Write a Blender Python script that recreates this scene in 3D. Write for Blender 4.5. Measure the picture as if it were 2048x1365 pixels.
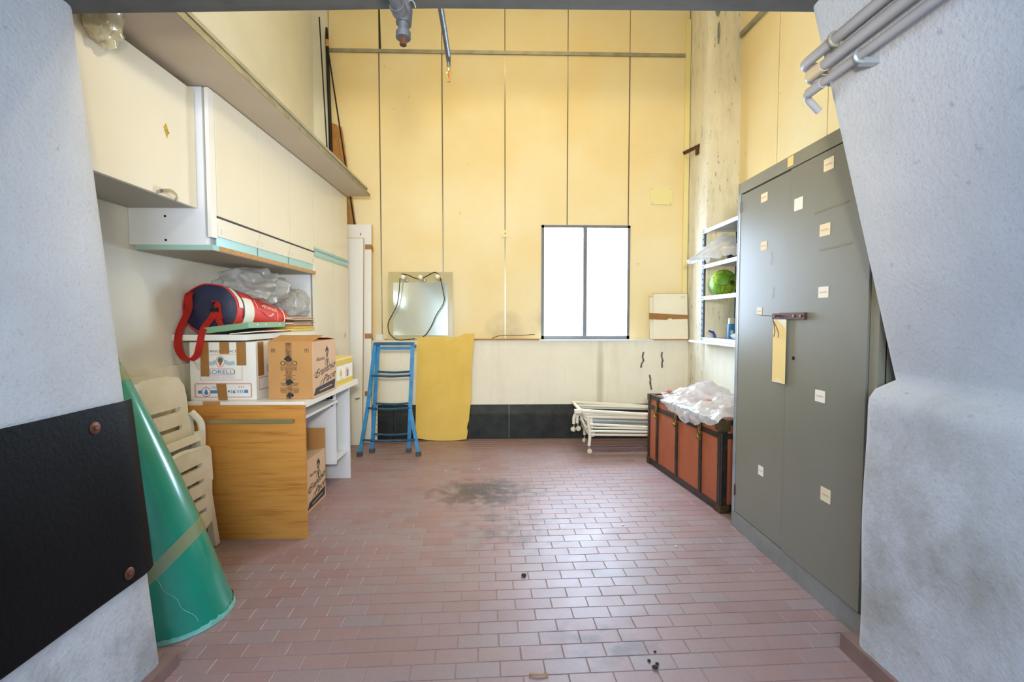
import bpy, bmesh, math, random
from mathutils import Vector, Matrix, noise
random.seed(7)
for o in list(bpy.data.objects): bpy.data.objects.remove(o)
scn = bpy.context.scene
COL = scn.collection
R = math.radians
# ------------------------------------------------------------------ camera
cd = bpy.data.cameras.new('camera'); cam = bpy.data.objects.new('camera', cd); COL.objects.link(cam)
cd.sensor_width = 36.0; cd.lens = 960/2048*36; cd.clip_start = .02
cam.location = (0, 0, 1.2); cam.rotation_euler = (R(90-2.653), 0, R(-1.551))
scn.camera = cam
# ------------------------------------------------------------------ sky, lights, exposure
w = bpy.data.worlds.new('sky'); scn.world = w; w.use_nodes = True
bg = w.node_tree.nodes['Background']; bg.inputs[0].default_value = (.68, .80, 1.0, 1); bg.inputs[1].default_value = 1.7
def area(name, loc, rot, sx, sy, power, col):
    l = bpy.data.lights.new(name, 'AREA'); l.shape = 'RECTANGLE'; l.size = sx; l.size_y = sy; l.energy = power; l.color = col
    o = bpy.data.objects.new(name, l); COL.objects.link(o); o.location = loc; o.rotation_euler = rot
    return o
area('window_daylight', (.865, 5.06, 1.58), (R(-90), 0, 0), 1.0, 1.25, 130, (.58, .76, 1.0))          # sky light falling in through the window
area('yard_daylight', (-.30, -1.6, 1.62), (R(87), 0, 0), 1.5, 1.05, 92, (.46, .67, 1.0))                # daylight at the mouth of the passage behind the viewer
l = bpy.data.lights.new('added_flash_beam', 'SPOT'); l.energy = 285; l.color = (1.0, .90, .70); l.spot_size = R(84); l.spot_blend = .9; l.shadow_soft_size = .09
o = bpy.data.objects.new('added_flash_beam', l); COL.objects.link(o); o.location = (.05, -.30, 1.52); o.rotation_euler = (R(95), 0, R(0))   # added fill beam behind the viewer, standing in for a camera flash
area('ceiling_tube_glow', (.25, 3.15, 4.53), (0, 0, 0), 1.3, .16, 20, (1.0, .82, .46))                # the fluorescent fitting on the ceiling
scn.view_settings.view_transform = 'Standard'; scn.view_settings.look = 'None'
scn.view_settings.exposure = 0.12; scn.view_settings.gamma = 1.0; scn.view_settings.use_curve_mapping = False

# ------------------------------------------------------------------ helpers: materials
def lin(c):
    r = []
    for v in c:
        v /= 255.0
        r.append(v/12.92 if v <= .04045 else ((v+.055)/1.055)**2.4)
    return (r[0], r[1], r[2], 1)
MATS = {}
class NT:
    def __init__(s, m): s.t = m.node_tree; s.n = s.t.nodes; s.l = s.t.links
    def add(s, k, **kw):
        x = s.n.new(k)
        for a, b in kw.items(): setattr(x, a, b)
        return x
    def link(s, a, b): s.l.new(a, b)
    def noise(s, vec, scale, detail=4, rough=.55):
        x = s.add('ShaderNodeTexNoise'); x.inputs['Scale'].default_value = scale; x.inputs['Detail'].default_value = detail
        x.inputs['Roughness'].default_value = rough; s.link(vec, x.inputs['Vector']); return x.outputs['Fac']
    def ramp(s, fac, *st):
        x = s.add('ShaderNodeValToRGB'); e = x.color_ramp.elements
        while len(e) < len(st): e.new(.5)
        for i, (p, c) in enumerate(st): e[i].position = p; e[i].color = c if len(c) == 4 else (*c, 1)
        s.link(fac, x.inputs[0]); return x.outputs[0]
    def mix(s, fac, a, b, mode='MIX'):
        x = s.add('ShaderNodeMix', data_type='RGBA', blend_type=mode)
        for i, v in ((0, fac), (6, a), (7, b)):
            if hasattr(v, 'is_linked'): s.link(v, x.inputs[i])
            else: x.inputs[i].default_value = v
        return x.outputs[2]
    def math(s, op, a, b=0, clamp=False):
        x = s.add('ShaderNodeMath', operation=op, use_clamp=clamp)
        for i, v in ((0, a), (1, b)):
            if hasattr(v, 'is_linked'): s.link(v, x.inputs[i])
            else: x.inputs[i].default_value = v
        return x.outputs[0]
def mat(name, col, rough=.6, metal=0, var=0, vscale=4, vcol=None, bump=0, bscale=60, spec=.5, stretch=None, world=False,
        trans=0, stain=None, alpha=1, rnd=0, extra=None, coat=0):
    """procedural principled material: base colour, a second colour blended in by noise, fine bump"""
    m = bpy.data.materials.new(name); m.use_nodes = True; n = NT(m); b = n.n['Principled BSDF']
    b.inputs['Roughness'].default_value = rough; b.inputs['Metallic'].default_value = metal
    b.inputs['Specular IOR Level'].default_value = spec
    if coat: b.inputs['Coat Weight'].default_value = coat; b.inputs['Coat Roughness'].default_value = .12
    base = lin(col)
    if world: vec = n.add('ShaderNodeNewGeometry').outputs['Position']
    else: vec = n.add('ShaderNodeTexCoord').outputs['Object']
    if stretch:
        mp = n.add('ShaderNodeMapping'); mp.inputs['Scale'].default_value = stretch; n.link(vec, mp.inputs['Vector']); svec = mp.outputs[0]
    else: svec = vec
    c = None
    if var or vcol:
        v2 = lin(vcol) if vcol else tuple(x*(1-var) for x in base[:3])+(1,)
        c = n.ramp(n.noise(svec, vscale, 6, .6), (.38, base), (.68, v2))
    if rnd:
        oi = n.add('ShaderNodeObjectInfo')
        hs = n.add('ShaderNodeHueSaturation')
        n.link(n.math('ADD', n.math('MULTIPLY', oi.outputs['Random'], rnd), 1-rnd/2), hs.inputs['Value'])
        if c is None: hs.inputs['Color'].default_value = base
        else: n.link(c, hs.inputs['Color'])
        c = hs.outputs[0]
    if extra: c = extra(n, vec, c if c is not None else base, b)
    if c is None: b.inputs['Base Color'].default_value = base
    elif hasattr(c, 'is_linked'): n.link(c, b.inputs['Base Color'])
    if bump:
        bp = n.add('ShaderNodeBump'); bp.inputs['Strength'].default_value = bump; bp.inputs['Distance'].default_value = .004
        n.link(n.noise(svec, bscale, 5), bp.inputs['Height']); n.link(bp.outputs[0], b.inputs['Normal'])
    if trans: b.inputs['Transmission Weight'].default_value = trans
    if alpha < 1: b.inputs['Alpha'].default_value = alpha
    MATS[name] = m
    return m
def sep(n, vec):
    x = n.add('ShaderNodeSeparateXYZ'); n.link(vec, x.inputs[0]); return x.outputs
def blob(n, vec, cx, cy, sx, sy, ax=(0, 1)):
    """soft elliptical mask, 1 in the middle, 0 outside"""
    s = sep(n, vec)
    a = n.math('DIVIDE', n.math('SUBTRACT', s[ax[0]], cx), sx); bb = n.math('DIVIDE', n.math('SUBTRACT', s[ax[1]], cy), sy)
    d = n.math('ADD', n.math('MULTIPLY', a, a), n.math('MULTIPLY', bb, bb))
    return n.math('SUBTRACT', 1, d, True)

# ------------------------------------------------------------------ helpers: meshes
ORG = {}
def obj(name, bm, m, parent=None, smooth=False, bevel=0, local=False, seg=2, angle=40):
    """bm is in world coordinates (or in the parent's own when local); ONE mesh object"""
    if bevel:
        ed = [e for e in bm.edges if len(e.link_faces) == 2 and e.calc_face_angle(0) > R(30)]
        bmesh.ops.bevel(bm, geom=ed, offset=bevel, segments=seg, profile=.5, affect='EDGES', clamp_overlap=True)
    bmesh.ops.recalc_face_normals(bm, faces=bm.faces)
    me = bpy.data.meshes.new(name)
    if parent is None:
        vs = [v.co for v in bm.verts]
        o0 = Vector(((min(v.x for v in vs)+max(v.x for v in vs))/2, (min(v.y for v in vs)+max(v.y for v in vs))/2, min(v.z for v in vs)))
    else: o0 = ORG[parent.name] if not local else Vector()
    bmesh.ops.translate(bm, verts=bm.verts, vec=-o0)
    bm.to_mesh(me); bm.free()
    if smooth:
        for p in me.polygons: p.use_smooth = True
        if angle < 180:
            try: me.set_sharp_from_angle(angle=R(angle))
            except Exception: pass
    ob = bpy.data.objects.new(name, me); COL.objects.link(ob)
    if m: me.materials.append(m)
    if parent is None: ob.location = o0; ORG[ob.name] = o0
    else: ob.parent = parent; ORG[ob.name] = ORG[parent.name]
    return ob
def thing(name, label, cat, loc, rotz=0, group=None, rot=None):
    o = bpy.data.objects.new(name, None); COL.objects.link(o); o.empty_display_size = .05
    o.location = loc; o.rotation_euler = rot or (0, 0, rotz); ORG[o.name] = Vector(loc)
    return tag(o, label, cat, group)
def tag(o, label, cat, group=None):
    o['label'] = label; o['category'] = cat
    if group: o['group'] = group
    return o
def struct(o, label=None):
    o['kind'] = 'structure'
    if label: o['label'] = label
    return o
def B(): return bmesh.new()
def box(bm, x0, x1, y0, y1, z0, z1):
    v = [bm.verts.new(p) for p in ((x0, y0, z0), (x1, y0, z0), (x1, y1, z0), (x0, y1, z0), (x0, y0, z1), (x1, y0, z1), (x1, y1, z1), (x0, y1, z1))]
    for f in ((0, 3, 2, 1), (4, 5, 6, 7), (0, 1, 5, 4), (1, 2, 6, 5), (2, 3, 7, 6), (3, 0, 4, 7)): bm.faces.new([v[i] for i in f])
    return bm
def bx(*a): return box(B(), *a)
def hexa(bm, p):
    """eight corners, bottom four then top four"""
    v = [bm.verts.new(q) for q in p]
    for f in ((0, 3, 2, 1), (4, 5, 6, 7), (0, 1, 5, 4), (1, 2, 6, 5), (2, 3, 7, 6), (3, 0, 4, 7)): bm.faces.new([v[i] for i in f])
    return bm
def frame_at(d):
    d = Vector(d).normalized(); a = Vector((0, 0, 1)) if abs(d.z) < .9 else Vector((1, 0, 0))
    u = d.cross(a).normalized(); return u, u.cross(d).normalized()
def tube(bm, pts, r, n=10, cap=True, closed=False):
    pts = [Vector(p) for p in pts]; k = len(pts); rings = []
    rr = r if isinstance(r, (list, tuple)) else [r]*k
    pu = None
    for i, p in enumerate(pts):
        if closed: d = pts[(i+1) % k]-pts[i-1]
        elif i == 0: d = pts[1]-p
        elif i == k-1: d = p-pts[i-1]
        else: d = (pts[i+1]-p).normalized()+(p-pts[i-1]).normalized()
        d.normalize()
        if pu is None: u, v = frame_at(d)
        else:
            u = pu-d*pu.dot(d); u = u.normalized() if u.length > 1e-6 else frame_at(d)[0]; v = u.cross(d)
        pu = u
        rings.append([bm.verts.new(p+(u*math.cos(2*math.pi*j/n)+v*math.sin(2*math.pi*j/n))*rr[i]) for j in range(n)])
    for i in range(k if closed else k-1):
        a, b = rings[i], rings[(i+1) % k]
        for j in range(n): bm.faces.new((a[j], a[(j+1) % n], b[(j+1) % n], b[j]))
    if cap and not closed: bm.faces.new(rings[0][::-1]); bm.faces.new(rings[-1])
    return bm
def bez(pts, n=8):
    """Catmull-Rom through the points"""
    P = [Vector(p) for p in pts]; out = []
    for i in range(len(P)-1):
        a = P[max(i-1, 0)]; b = P[i]; c = P[i+1]; d = P[min(i+2, len(P)-1)]
        for k in range(n):
            t = k/n; out.append(.5*((2*b)+(c-a)*t+(2*a-5*b+4*c-d)*t*t+(3*b-a-3*c+d)*t**3))
    out.append(P[-1]); return out
def fillet(pts, r=.02, n=4):
    P = [Vector(p) for p in pts]; out = [P[0]]
    for i in range(1, len(P)-1):
        a = (P[i-1]-P[i]); c = (P[i+1]-P[i]); k = min(r, a.length*.45, c.length*.45)
        s = P[i]+a.normalized()*k; e = P[i]+c.normalized()*k
        for j in range(n+1):
            t = j/n; out.append(s*(1-t)**2+P[i]*2*t*(1-t)+e*t*t)
    out.append(P[-1]); return out
def plate(outline, holes=(), t=.01, o=(0, 0, 0), u=(1, 0, 0), v=(0, 0, 1), bm=None):
    """flat plate from a 2-D outline (with holes), thickness t along u x v"""
    bm = bm or B(); o, u, v = Vector(o), Vector(u).normalized(), Vector(v).normalized(); nn = u.cross(v)
    tmp = B(); loops = []
    for lp in [outline]+list(holes):
        vs = [tmp.verts.new((a, b, 0)) for a, b in lp]
        loops.append([tmp.edges.new((vs[i], vs[(i+1) % len(vs)])) for i in range(len(vs))])
    bmesh.ops.triangle_fill(tmp, edges=[e for l in loops for e in l], use_beauty=True, use_dissolve=False)
    fs = list(tmp.faces)
    if t:
        r = bmesh.ops.extrude_face_region(tmp, geom=fs)
        bmesh.ops.translate(tmp, verts=[g for g in r['geom'] if isinstance(g, bmesh.types.BMVert)], vec=(0, 0, t))
    mp = {}
    for q in tmp.verts: mp[q] = bm.verts.new(o+u*q.co.x+v*q.co.y+nn*q.co.z)
    for f in tmp.faces:
        try: bm.faces.new([mp[q] for q in f.verts])
        except ValueError: pass
    tmp.free(); return bm
def rrect(x0, x1, y0, y1, r=.01, n=4):
    out = []
    for cx, cy, a0 in ((x1-r, y1-r, 0), (x0+r, y1-r, 90), (x0+r, y0+r, 180), (x1-r, y0+r, 270)):
        for k in range(n+1):
            a = R(a0+90*k/n); out.append((cx+r*math.cos(a), cy+r*math.sin(a)))
    return out
def circ(cx, cy, rx, ry=None, n=20): return [(cx+rx*math.cos(2*math.pi*i/n), cy+(ry or rx)*math.sin(2*math.pi*i/n)) for i in range(n)]
def lathe(bm, prof, c=(0, 0, 0), axis=(0, 0, 1), n=16):
    c, ax = Vector(c), Vector(axis).normalized(); u, v = frame_at(ax); rings = []
    for r, h in prof:
        rings.append([bm.verts.new(c+ax*h+(u*math.cos(2*math.pi*j/n)+v*math.sin(2*math.pi*j/n))*max(r, 1e-4)) for j in range(n)])
    for a, b in zip(rings, rings[1:]):
        for j in range(n): bm.faces.new((a[j], a[(j+1) % n], b[(j+1) % n], b[j]))
    bm.faces.new(rings[0][::-1]); bm.faces.new(rings[-1]); return bm
def grid(bm, nu, nv, f, close_u=False):
    V = [[bm.verts.new(f(i/nu, j/nv)) for j in range(nv+1)] for i in range(nu+(0 if close_u else 1))]
    k = len(V)
    for i in range(nu):
        for j in range(nv): bm.faces.new((V[i][j], V[(i+1) % k][j], V[(i+1) % k][j+1], V[i][j+1]))
    return V
def solidify(bm, t):
    bmesh.ops.solidify(bm, geom=list(bm.faces), thickness=t); return bm
def lettering(s, size, m, parent, o, u, v, name='lettering', align='CENTER', shear=0, eps=.0012, width=None, off=0, local=False):
    c = bpy.data.curves.new('t', 'FONT'); c.body = s; c.size = size; c.align_x = align; c.shear = shear; c.offset = off
    c.resolution_u = 3
    t = bpy.data.objects.new('t', c); COL.objects.link(t)
    dg = bpy.context.evaluated_depsgraph_get(); me = bpy.data.meshes.new_from_object(t.evaluated_get(dg))
    bm = B(); bm.from_mesh(me); bpy.data.objects.remove(t); bpy.data.curves.remove(c); bpy.data.meshes.remove(me)
    o, u, v = Vector(o), Vector(u).normalized(), Vector(v).normalized(); nn = u.cross(v)
    k = 1
    if width:
        xs = [q.co.x for q in bm.verts]; k = width/max(1e-6, max(xs)-min(xs))
    for q in bm.verts: q.co = o+u*(q.co.x*k)+v*q.co.y+nn*eps
    return obj(name, bm, m, parent, local=local)
def decal(name, outline, m, parent, o, u, v, eps=.001, holes=(), local=False, t=.0006):
    o, u, v = Vector(o), Vector(u).normalized(), Vector(v).normalized()
    return obj(name, plate(outline, holes, t, o+u.cross(v)*eps*.4, u, v), m, parent, local=local)
def stroke(name, pts2, wd, m, parent, o, u, v, eps=.001, local=False):
    """thin drawn line on a plane"""
    o, u, v = Vector(o), Vector(u).normalized(), Vector(v).normalized(); nn = u.cross(v); bm = B()
    for q in (pts2 if isinstance(pts2[0][0], (tuple, list, Vector)) else [pts2]):
        P = [Vector((a[0], a[1], 0)) for a in q]; L = []
        for i, p in enumerate(P):
            d = (P[min(i+1, len(P)-1)]-P[max(i-1, 0)]).normalized(); s = Vector((-d.y, d.x, 0))*wd/2
            L.append([bm.verts.new(o+u*x.x+v*x.y+nn*eps) for x in (p-s, p+s)])
        for a, b in zip(L, L[1:]): bm.faces.new((a[0], b[0], b[1], a[1]))
    return obj(name, bm, m, parent, local=local)

# ------------------------------------------------------------------ materials
def stains(n, vec, c, b):
    pos = n.add('ShaderNodeNewGeometry').outputs['Position']
    m1 = blob(n, pos, -.10, 3.28, .52, .40); m2 = blob(n, pos, .08, 2.70, .42, .42); m3 = blob(n, pos, .38, 1.72, .30, .2)
    m = n.math('MAXIMUM', m1, n.math('MULTIPLY', n.math('MAXIMUM', m2, m3), .62))
    nz = n.noise(pos, 11, 3, .5)
    k = n.math('MULTIPLY', n.math('MULTIPLY', n.math('SUBTRACT', n.math('ADD', nz, n.math('MULTIPLY', m, .36)), .62), 5, True), m, True)
    dust = n.ramp(n.noise(pos, 2.2, 5, .6), (.35, (0, 0, 0)), (.75, (1, 1, 1)))
    geo = n.add('ShaderNodeNewGeometry'); oi = n.add('ShaderNodeObjectInfo')
    rn = n.math('FRACT', n.math('ADD', geo.outputs['Random Per Island'], n.math('MULTIPLY', oi.outputs['Random'], 7.31)))
    c = n.ramp(rn, (0, lin((150, 116, 112))), (.35, lin((158, 124, 120))), (.7, lin((154, 126, 124))), (1, lin((152, 132, 131))))
    c = n.mix(n.math('MULTIPLY', dust, .35), c, lin((176, 152, 148)))
    fine = n.noise(pos, 60, 4, .6)
    c = n.mix(n.math('MULTIPLY', n.math('SUBTRACT', fine, .35, True), .5), c, lin((128, 100, 94)))
    c = n.mix(n.math('MULTIPLY', k, .8), c, lin((52, 48, 48)))
    rg = n.math('ADD', n.math('MULTIPLY', n.noise(pos, 5, 4, .6), .22), .36)
    n.link(rg, b.inputs['Roughness'])
    return c
M_tile = mat('floor_tile_clay', (150, 108, 98), .36, bump=.12, bscale=90, extra=stains, spec=.7)
M_grout = mat('grout', (176, 150, 140), .85, var=.25, vscale=8)
def plaster_dirt(n, vec, c, b):
    pos = n.add('ShaderNodeNewGeometry').outputs['Position']; s = sep(n, pos)
    g = n.ramp(n.noise(pos, 3.2, 7, .68), (.44, (0, 0, 0)), (.70, (1, 1, 1)))
    m1 = n.math('MULTIPLY', blob(n, pos, 1.45, .42, .75, .75, (1, 2)), n.math('GREATER_THAN', s[0], 0))   # scuffed plaster of the block
    m2 = n.math('MULTIPLY', blob(n, pos, 1.30, .12, .60, .36, (1, 2)), n.math('LESS_THAN', s[0], 0))     # splashes under the pad
    c = n.mix(n.math('MULTIPLY', n.math('MULTIPLY', g, m1), .75), c, lin((142, 136, 116)))
    c = n.mix(n.math('MULTIPLY', n.math('MULTIPLY', g, m2), 1.0, True), c, lin((112, 112, 108)))
    sp = n.ramp(n.noise(pos, 26, 2, .5), (.70, (0, 0, 0)), (.76, (1, 1, 1)))
    c = n.mix(n.math('MULTIPLY', sp, .3), c, lin((120, 120, 124)))
    fine = n.ramp(n.noise(pos, 120, 3, .6), (.30, (1, 1, 1)), (.46, (0, 0, 0)))
    return n.mix(n.math('MULTIPLY', fine, .28), c, lin((150, 152, 156)))
M_pier = mat('rough_white_plaster', (204, 205, 207), .8, var=.10, vscale=3, bump=.9, bscale=70, extra=plaster_dirt)
M_soffit = mat('grey_concrete', (86, 86, 82), .85, var=.25, vscale=7, bump=.3)
def panel_dirt(n, vec, c, b):
    pos = n.add('ShaderNodeNewGeometry').outputs['Position']
    m = n.math('MAXIMUM', blob(n, pos, .07, 1.08, .24, .22, (0, 2)), blob(n, pos, .40, 1.08, .16, .35, (0, 2)))
    m = n.math('MAXIMUM', m, n.math('MULTIPLY', blob(n, pos, .25, .98, .6, .14, (0, 2)), .7))
    m = n.math('MULTIPLY', m, n.ramp(n.noise(pos, 4.5, 4, .55), (.30, (0, 0, 0)), (.75, (1, 1, 1))))
    c = n.mix(n.math('MULTIPLY', m, .5), c, lin((90, 80, 66)))
    sp = n.ramp(n.noise(pos, 14, 2, .5), (.735, (0, 0, 0)), (.77, (1, 1, 1)))
    return n.mix(n.math('MULTIPLY', sp, .25), c, lin((120, 95, 60)))
M_panel = mat('yellow_wall_panel', (242, 225, 178), .62, vcol=(239, 215, 156), vscale=1.6, bump=.06, bscale=40, extra=panel_dirt, world=True)
M_joint = mat('joint_strip_metal', (120, 112, 95), .28, metal=.9)
M_dark = mat('dark_backing', (60, 54, 44), .8)
M_rail = mat('grey_rail', (170, 165, 145), .5, metal=.3, var=.3, vscale=9)
M_wallL = mat('cream_plaster', (234, 231, 216), .8, var=.07, vscale=2.5, bump=.2, bscale=40)
def dado_dirt(n, vec, c, b):
    pos = n.add('ShaderNodeNewGeometry').outputs['Position']
    mp = n.add('ShaderNodeMapping'); mp.inputs['Scale'].default_value = (5, 5, .7); n.link(pos, mp.inputs['Vector'])
    g = n.ramp(n.noise(mp.outputs[0], 1.6, 5, .65), (.52, (0, 0, 0)), (.78, (1, 1, 1)))
    c = n.mix(n.math('MULTIPLY', g, .22), c, lin((190, 174, 134)))
    m = n.math('MULTIPLY', blob(n, pos, 1.02, .55, .045, .6, (0, 2)), .45)
    return n.mix(m, c, lin((150, 138, 105)))
M_dado = mat('cream_dado_paint', (240, 234, 212), .7, var=.05, bump=.25, bscale=30, extra=dado_dirt)
def col_dirt(n, vec, c, b):
    pos = n.add('ShaderNodeNewGeometry').outputs['Position']
    mp = n.add('ShaderNodeMapping'); mp.inputs['Scale'].default_value = (9, 9, 1.8); n.link(pos, mp.inputs['Vector'])
    g = n.ramp(n.noise(mp.outputs[0], 1.5, 6, .7), (.47, (0, 0, 0)), (.70, (1, 1, 1)))
    c = n.mix(n.math('MULTIPLY', g, .42), c, lin((184, 174, 144)))
    sp = n.ramp(n.noise(mp.outputs[0], 4.5, 3, .6), (.645, (0, 0, 0)), (.67, (1, 1, 1)))
    return n.mix(n.math('MULTIPLY', sp, .55), c, lin((110, 102, 86)))
M_column = mat('peeling_column_paint', (236, 230, 208), .75, var=.06, bump=.5, bscale=25, extra=col_dirt)
M_black = mat('black_stone', (26, 27, 27), .5, spec=.3, vcol=(44, 50, 45), vscale=9, bump=.15, bscale=25)
M_frame = mat('window_frame_grey', (120, 122, 124), .5, metal=.2, var=.2)
M_white = mat('white_laminate', (236, 233, 224), .28, var=.03, vscale=2)
M_cool = mat('white_melamine', (224, 227, 230), .4, var=.03, vscale=3)
M_cream = mat('cream_laminate', (230, 222, 200), .25, var=.03, vscale=2)
M_aqua = mat('aqua_edge', (158, 196, 184), .45, var=.1)
M_aqua2 = mat('aqua_pull', (168, 212, 216), .25, metal=.3)
M_rawwood = mat('raw_chipboard', (196, 150, 92), .8, var=.2, vscale=40)
M_under = mat('grey_underside', (168, 164, 152), .6, var=.06)
M_brd = mat('beige_board_underside', (196, 180, 156), .6, var=.07, vscale=2)
M_brdedge = mat('weathered_board_edge', (150, 140, 105), .7, var=.35, vscale=12)
M_blackm = mat('black_metal', (26, 26, 28), .4, metal=.4)
M_rubber = mat('black_rubber', (18, 19, 22), .45, spec=.3, var=.2, vscale=5, bump=.2, bscale=70)
M_bolt = mat('rusty_bolt', (120, 78, 58), .5, metal=.6, var=.3, vscale=60)
M_plastic = mat('cream_chair_plastic', (236, 230, 210), .4, vcol=(220, 212, 186), vscale=6)
M_slotshade = mat('slot_shadow', (110, 115, 120), .6)
def grain(n, vec, c, b):
    mp = n.add('ShaderNodeMapping'); mp.inputs['Scale'].default_value = (1.2, 1.2, 22); n.link(vec, mp.inputs['Vector'])
    f = n.noise(mp.outputs[0], 2.2, 8, .62)
    return n.ramp(f, (.3, lin((164, 104, 40))), (.45, lin((196, 132, 56))), (.6, lin((204, 142, 64))), (.75, lin((180, 116, 46))))
M_oak = mat('oak_veneer', (200, 140, 78), .5, spec=.35, extra=grain, bump=.05, bscale=120)
M_handle = mat('dull_brass_bar', (186, 174, 132), .4, metal=.85, var=.2)
M_card = mat('kraft_cardboard', (190, 140, 82), .8, var=.08, vscale=8, bump=.1)
M_card2 = mat('pale_kraft_cardboard', (214, 174, 136), .8, var=.06, vscale=8)
M_wbox = mat('white_cardboard', (236, 232, 220), .75, var=.05, vscale=6)
M_tape = mat('brown_parcel_tape', (164, 116, 62), .3, var=.12, vscale=20)
M_ink = mat('black_print', (44, 40, 42), .7)
M_blue = mat('blue_print', (72, 130, 190), .7)
M_pale = mat('pale_blue_print', (168, 190, 205), .8)
M_redp = mat('red_print', (205, 70, 72), .7)
M_pink = mat('pink_line_print', (218, 150, 148), .7)
M_greenp = mat('green_print', (60, 120, 96), .7)
M_yelp = mat('yellow_print', (214, 184, 70), .6)
M_paper = mat('paper', (240, 232, 206), .8, var=.05)
M_red = mat('red_nylon', (224, 52, 42), .5, var=.18, vscale=9, bump=.25, bscale=60)
M_navy = mat('navy_nylon', (34, 38, 70), .45, vcol=(22, 24, 44), vscale=10, bump=.5, bscale=18)
M_bagw = mat('white_nylon', (236, 232, 218), .5)
M_green = mat('green_enamel', (126, 168, 132), .45, var=.06)
def clearplastic(name, col, alpha, rough=.18):
    m = bpy.data.materials.new(name); m.use_nodes = True; n = NT(m); b = n.n['Principled BSDF']; out = n.n['Material Output']
    b.inputs['Base Color'].default_value = lin(col); b.inputs['Roughness'].default_value = rough
    b.inputs['Specular IOR Level'].default_value = .9; b.inputs['Coat Weight'].default_value = .7; b.inputs['Coat Roughness'].default_value = .08
    vec = n.add('ShaderNodeTexCoord').outputs['Object']
    bp = n.add('ShaderNodeBump'); bp.inputs['Strength'].default_value = .8; bp.inputs['Distance'].default_value = .012
    n.link(n.math('ABSOLUTE', n.math('SUBTRACT', n.noise(vec, 15, 4, .55), .5)), bp.inputs['Height']); n.link(bp.outputs[0], b.inputs['Normal'])
    tr = n.add('ShaderNodeBsdfTransparent'); tl = n.add('ShaderNodeBsdfTranslucent'); tl.inputs[0].default_value = lin(col)
    m1 = n.add('ShaderNodeMixShader'); m1.inputs[0].default_value = .3; n.link(b.outputs[0], m1.inputs[1]); n.link(tl.outputs[0], m1.inputs[2])
    m2 = n.add('ShaderNodeMixShader'); n.link(n.math('ADD', n.math('MULTIPLY', n.noise(vec, 9, 4), .4), alpha-.2), m2.inputs[0])
    n.link(tr.outputs[0], m2.inputs[1]); n.link(m1.outputs[0], m2.inputs[2]); n.link(m2.outputs[0], out.inputs[0]); return m
M_bagclear = clearplastic('grey_clear_plastic', (212, 214, 212), .55, .12)
M_sheet = clearplastic('milky_plastic_film', (240, 242, 246), .84)
M_bagbeige = clearplastic('beige_plastic', (226, 214, 176), .92)
M_tapeclear = clearplastic('clear_tape', (206, 190, 140), .55, .1)
def pane_mat():
    m = bpy.data.materials.new('window_glass'); m.use_nodes = True; n = NT(m); out = n.n['Material Output']
    tr = n.add('ShaderNodeBsdfTransparent'); gl = n.add('ShaderNodeBsdfGlossy'); gl.inputs['Roughness'].default_value = .05
    x = n.add('ShaderNodeMixShader'); x.inputs[0].default_value = .06
    n.link(tr.outputs[0], x.inputs[1]); n.link(gl.outputs[0], x.inputs[2]); n.link(x.outputs[0], out.inputs[0]); return m
M_glass = pane_mat()
M_sheetgreen = mat('green_plastic_sheet', (16, 146, 118), .22, vcol=(12, 134, 110), vscale=5, bump=.12, bscale=14, coat=.4)
M_fray = mat('frayed_plastic_edge', (130, 200, 182), .6, var=.3, vscale=40)
M_ladder = mat('blue_paint', (50, 142, 196), .35, vcol=(44, 118, 168), vscale=14)
M_ladd = mat('worn_blue_steel', (46, 92, 122), .4, metal=.3, var=.4, vscale=25)
M_foot = mat('grey_rubber_foot', (78, 74, 68), .7)
M_foam = mat('yellow_foam', (232, 198, 102), .95, vcol=(224, 186, 88), vscale=4, bump=.5, bscale=140)
M_smoke = mat('beige_backing_glass', (196, 182, 132), .18, spec=.6, var=.04)
M_mirror = mat('dusty_silver_mirror', (236, 236, 212), .10, metal=.6)
M_chrome = mat('chrome', (210, 210, 210), .12, metal=1)
M_opal = mat('opal_bulb', (244, 240, 226), .25)
M_cable = mat('black_cable', (26, 26, 26), .5)
M_plate = mat('cream_plate', (240, 226, 160), .5)
M_galv = mat('galvanised_steel', (176, 184, 190), .38, metal=.55, var=.15, vscale=12)
M_galvd = mat('dark_galvanised', (112, 120, 130), .45, metal=.5, var=.2, vscale=14)
M_hole = mat('black_hole', (20, 20, 22), .9)
M_ball = None
def ballc(n, vec, c, b):
    vo = n.add('ShaderNodeTexVoronoi', feature='DISTANCE_TO_EDGE'); vo.inputs['Scale'].default_value = 12; n.link(vec, vo.inputs['Vector'])
    e = n.ramp(vo.outputs['Distance'], (.02, (1, 1, 1)), (.05, (0, 0, 0)))
    c = n.ramp(n.noise(vec, 9, 3), (.35, lin((96, 158, 40))), (.62, lin((176, 204, 48))))
    return n.mix(n.math('MULTIPLY', e, .7), c, lin((60, 96, 30)))
M_ball = mat('green_football', (130, 180, 40), .5, extra=ballc)
M_trunk = mat('tan_fibre_trunk', (176, 96, 62), .6, var=.10, vscale=6, bump=.2, bscale=60)
M_band = mat('black_trunk_band', (30, 27, 26), .4, vcol=(60, 48, 38), vscale=30)
M_brass = mat('aged_brass', (150, 122, 66), .38, metal=.85, var=.35, vscale=40)
M_brassd = mat('dark_brass_corner', (100, 84, 54), .5, metal=.6, var=.4, vscale=35)
M_bed = mat('ivory_enamel_tube', (236, 231, 210), .3, var=.04, vscale=8)
M_wheel = mat('ivory_caster', (230, 224, 200), .45)
M_locker = mat('grey_green_locker_paint', (132, 131, 118), .36, var=.08, vscale=2.5, bump=.05, bscale=50)
M_lockf = mat('grey_locker_frame', (140, 137, 118), .45, var=.12, vscale=5)
M_plinth = mat('grey_locker_plinth', (146, 146, 142), .5, var=.2, vscale=8)
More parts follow.
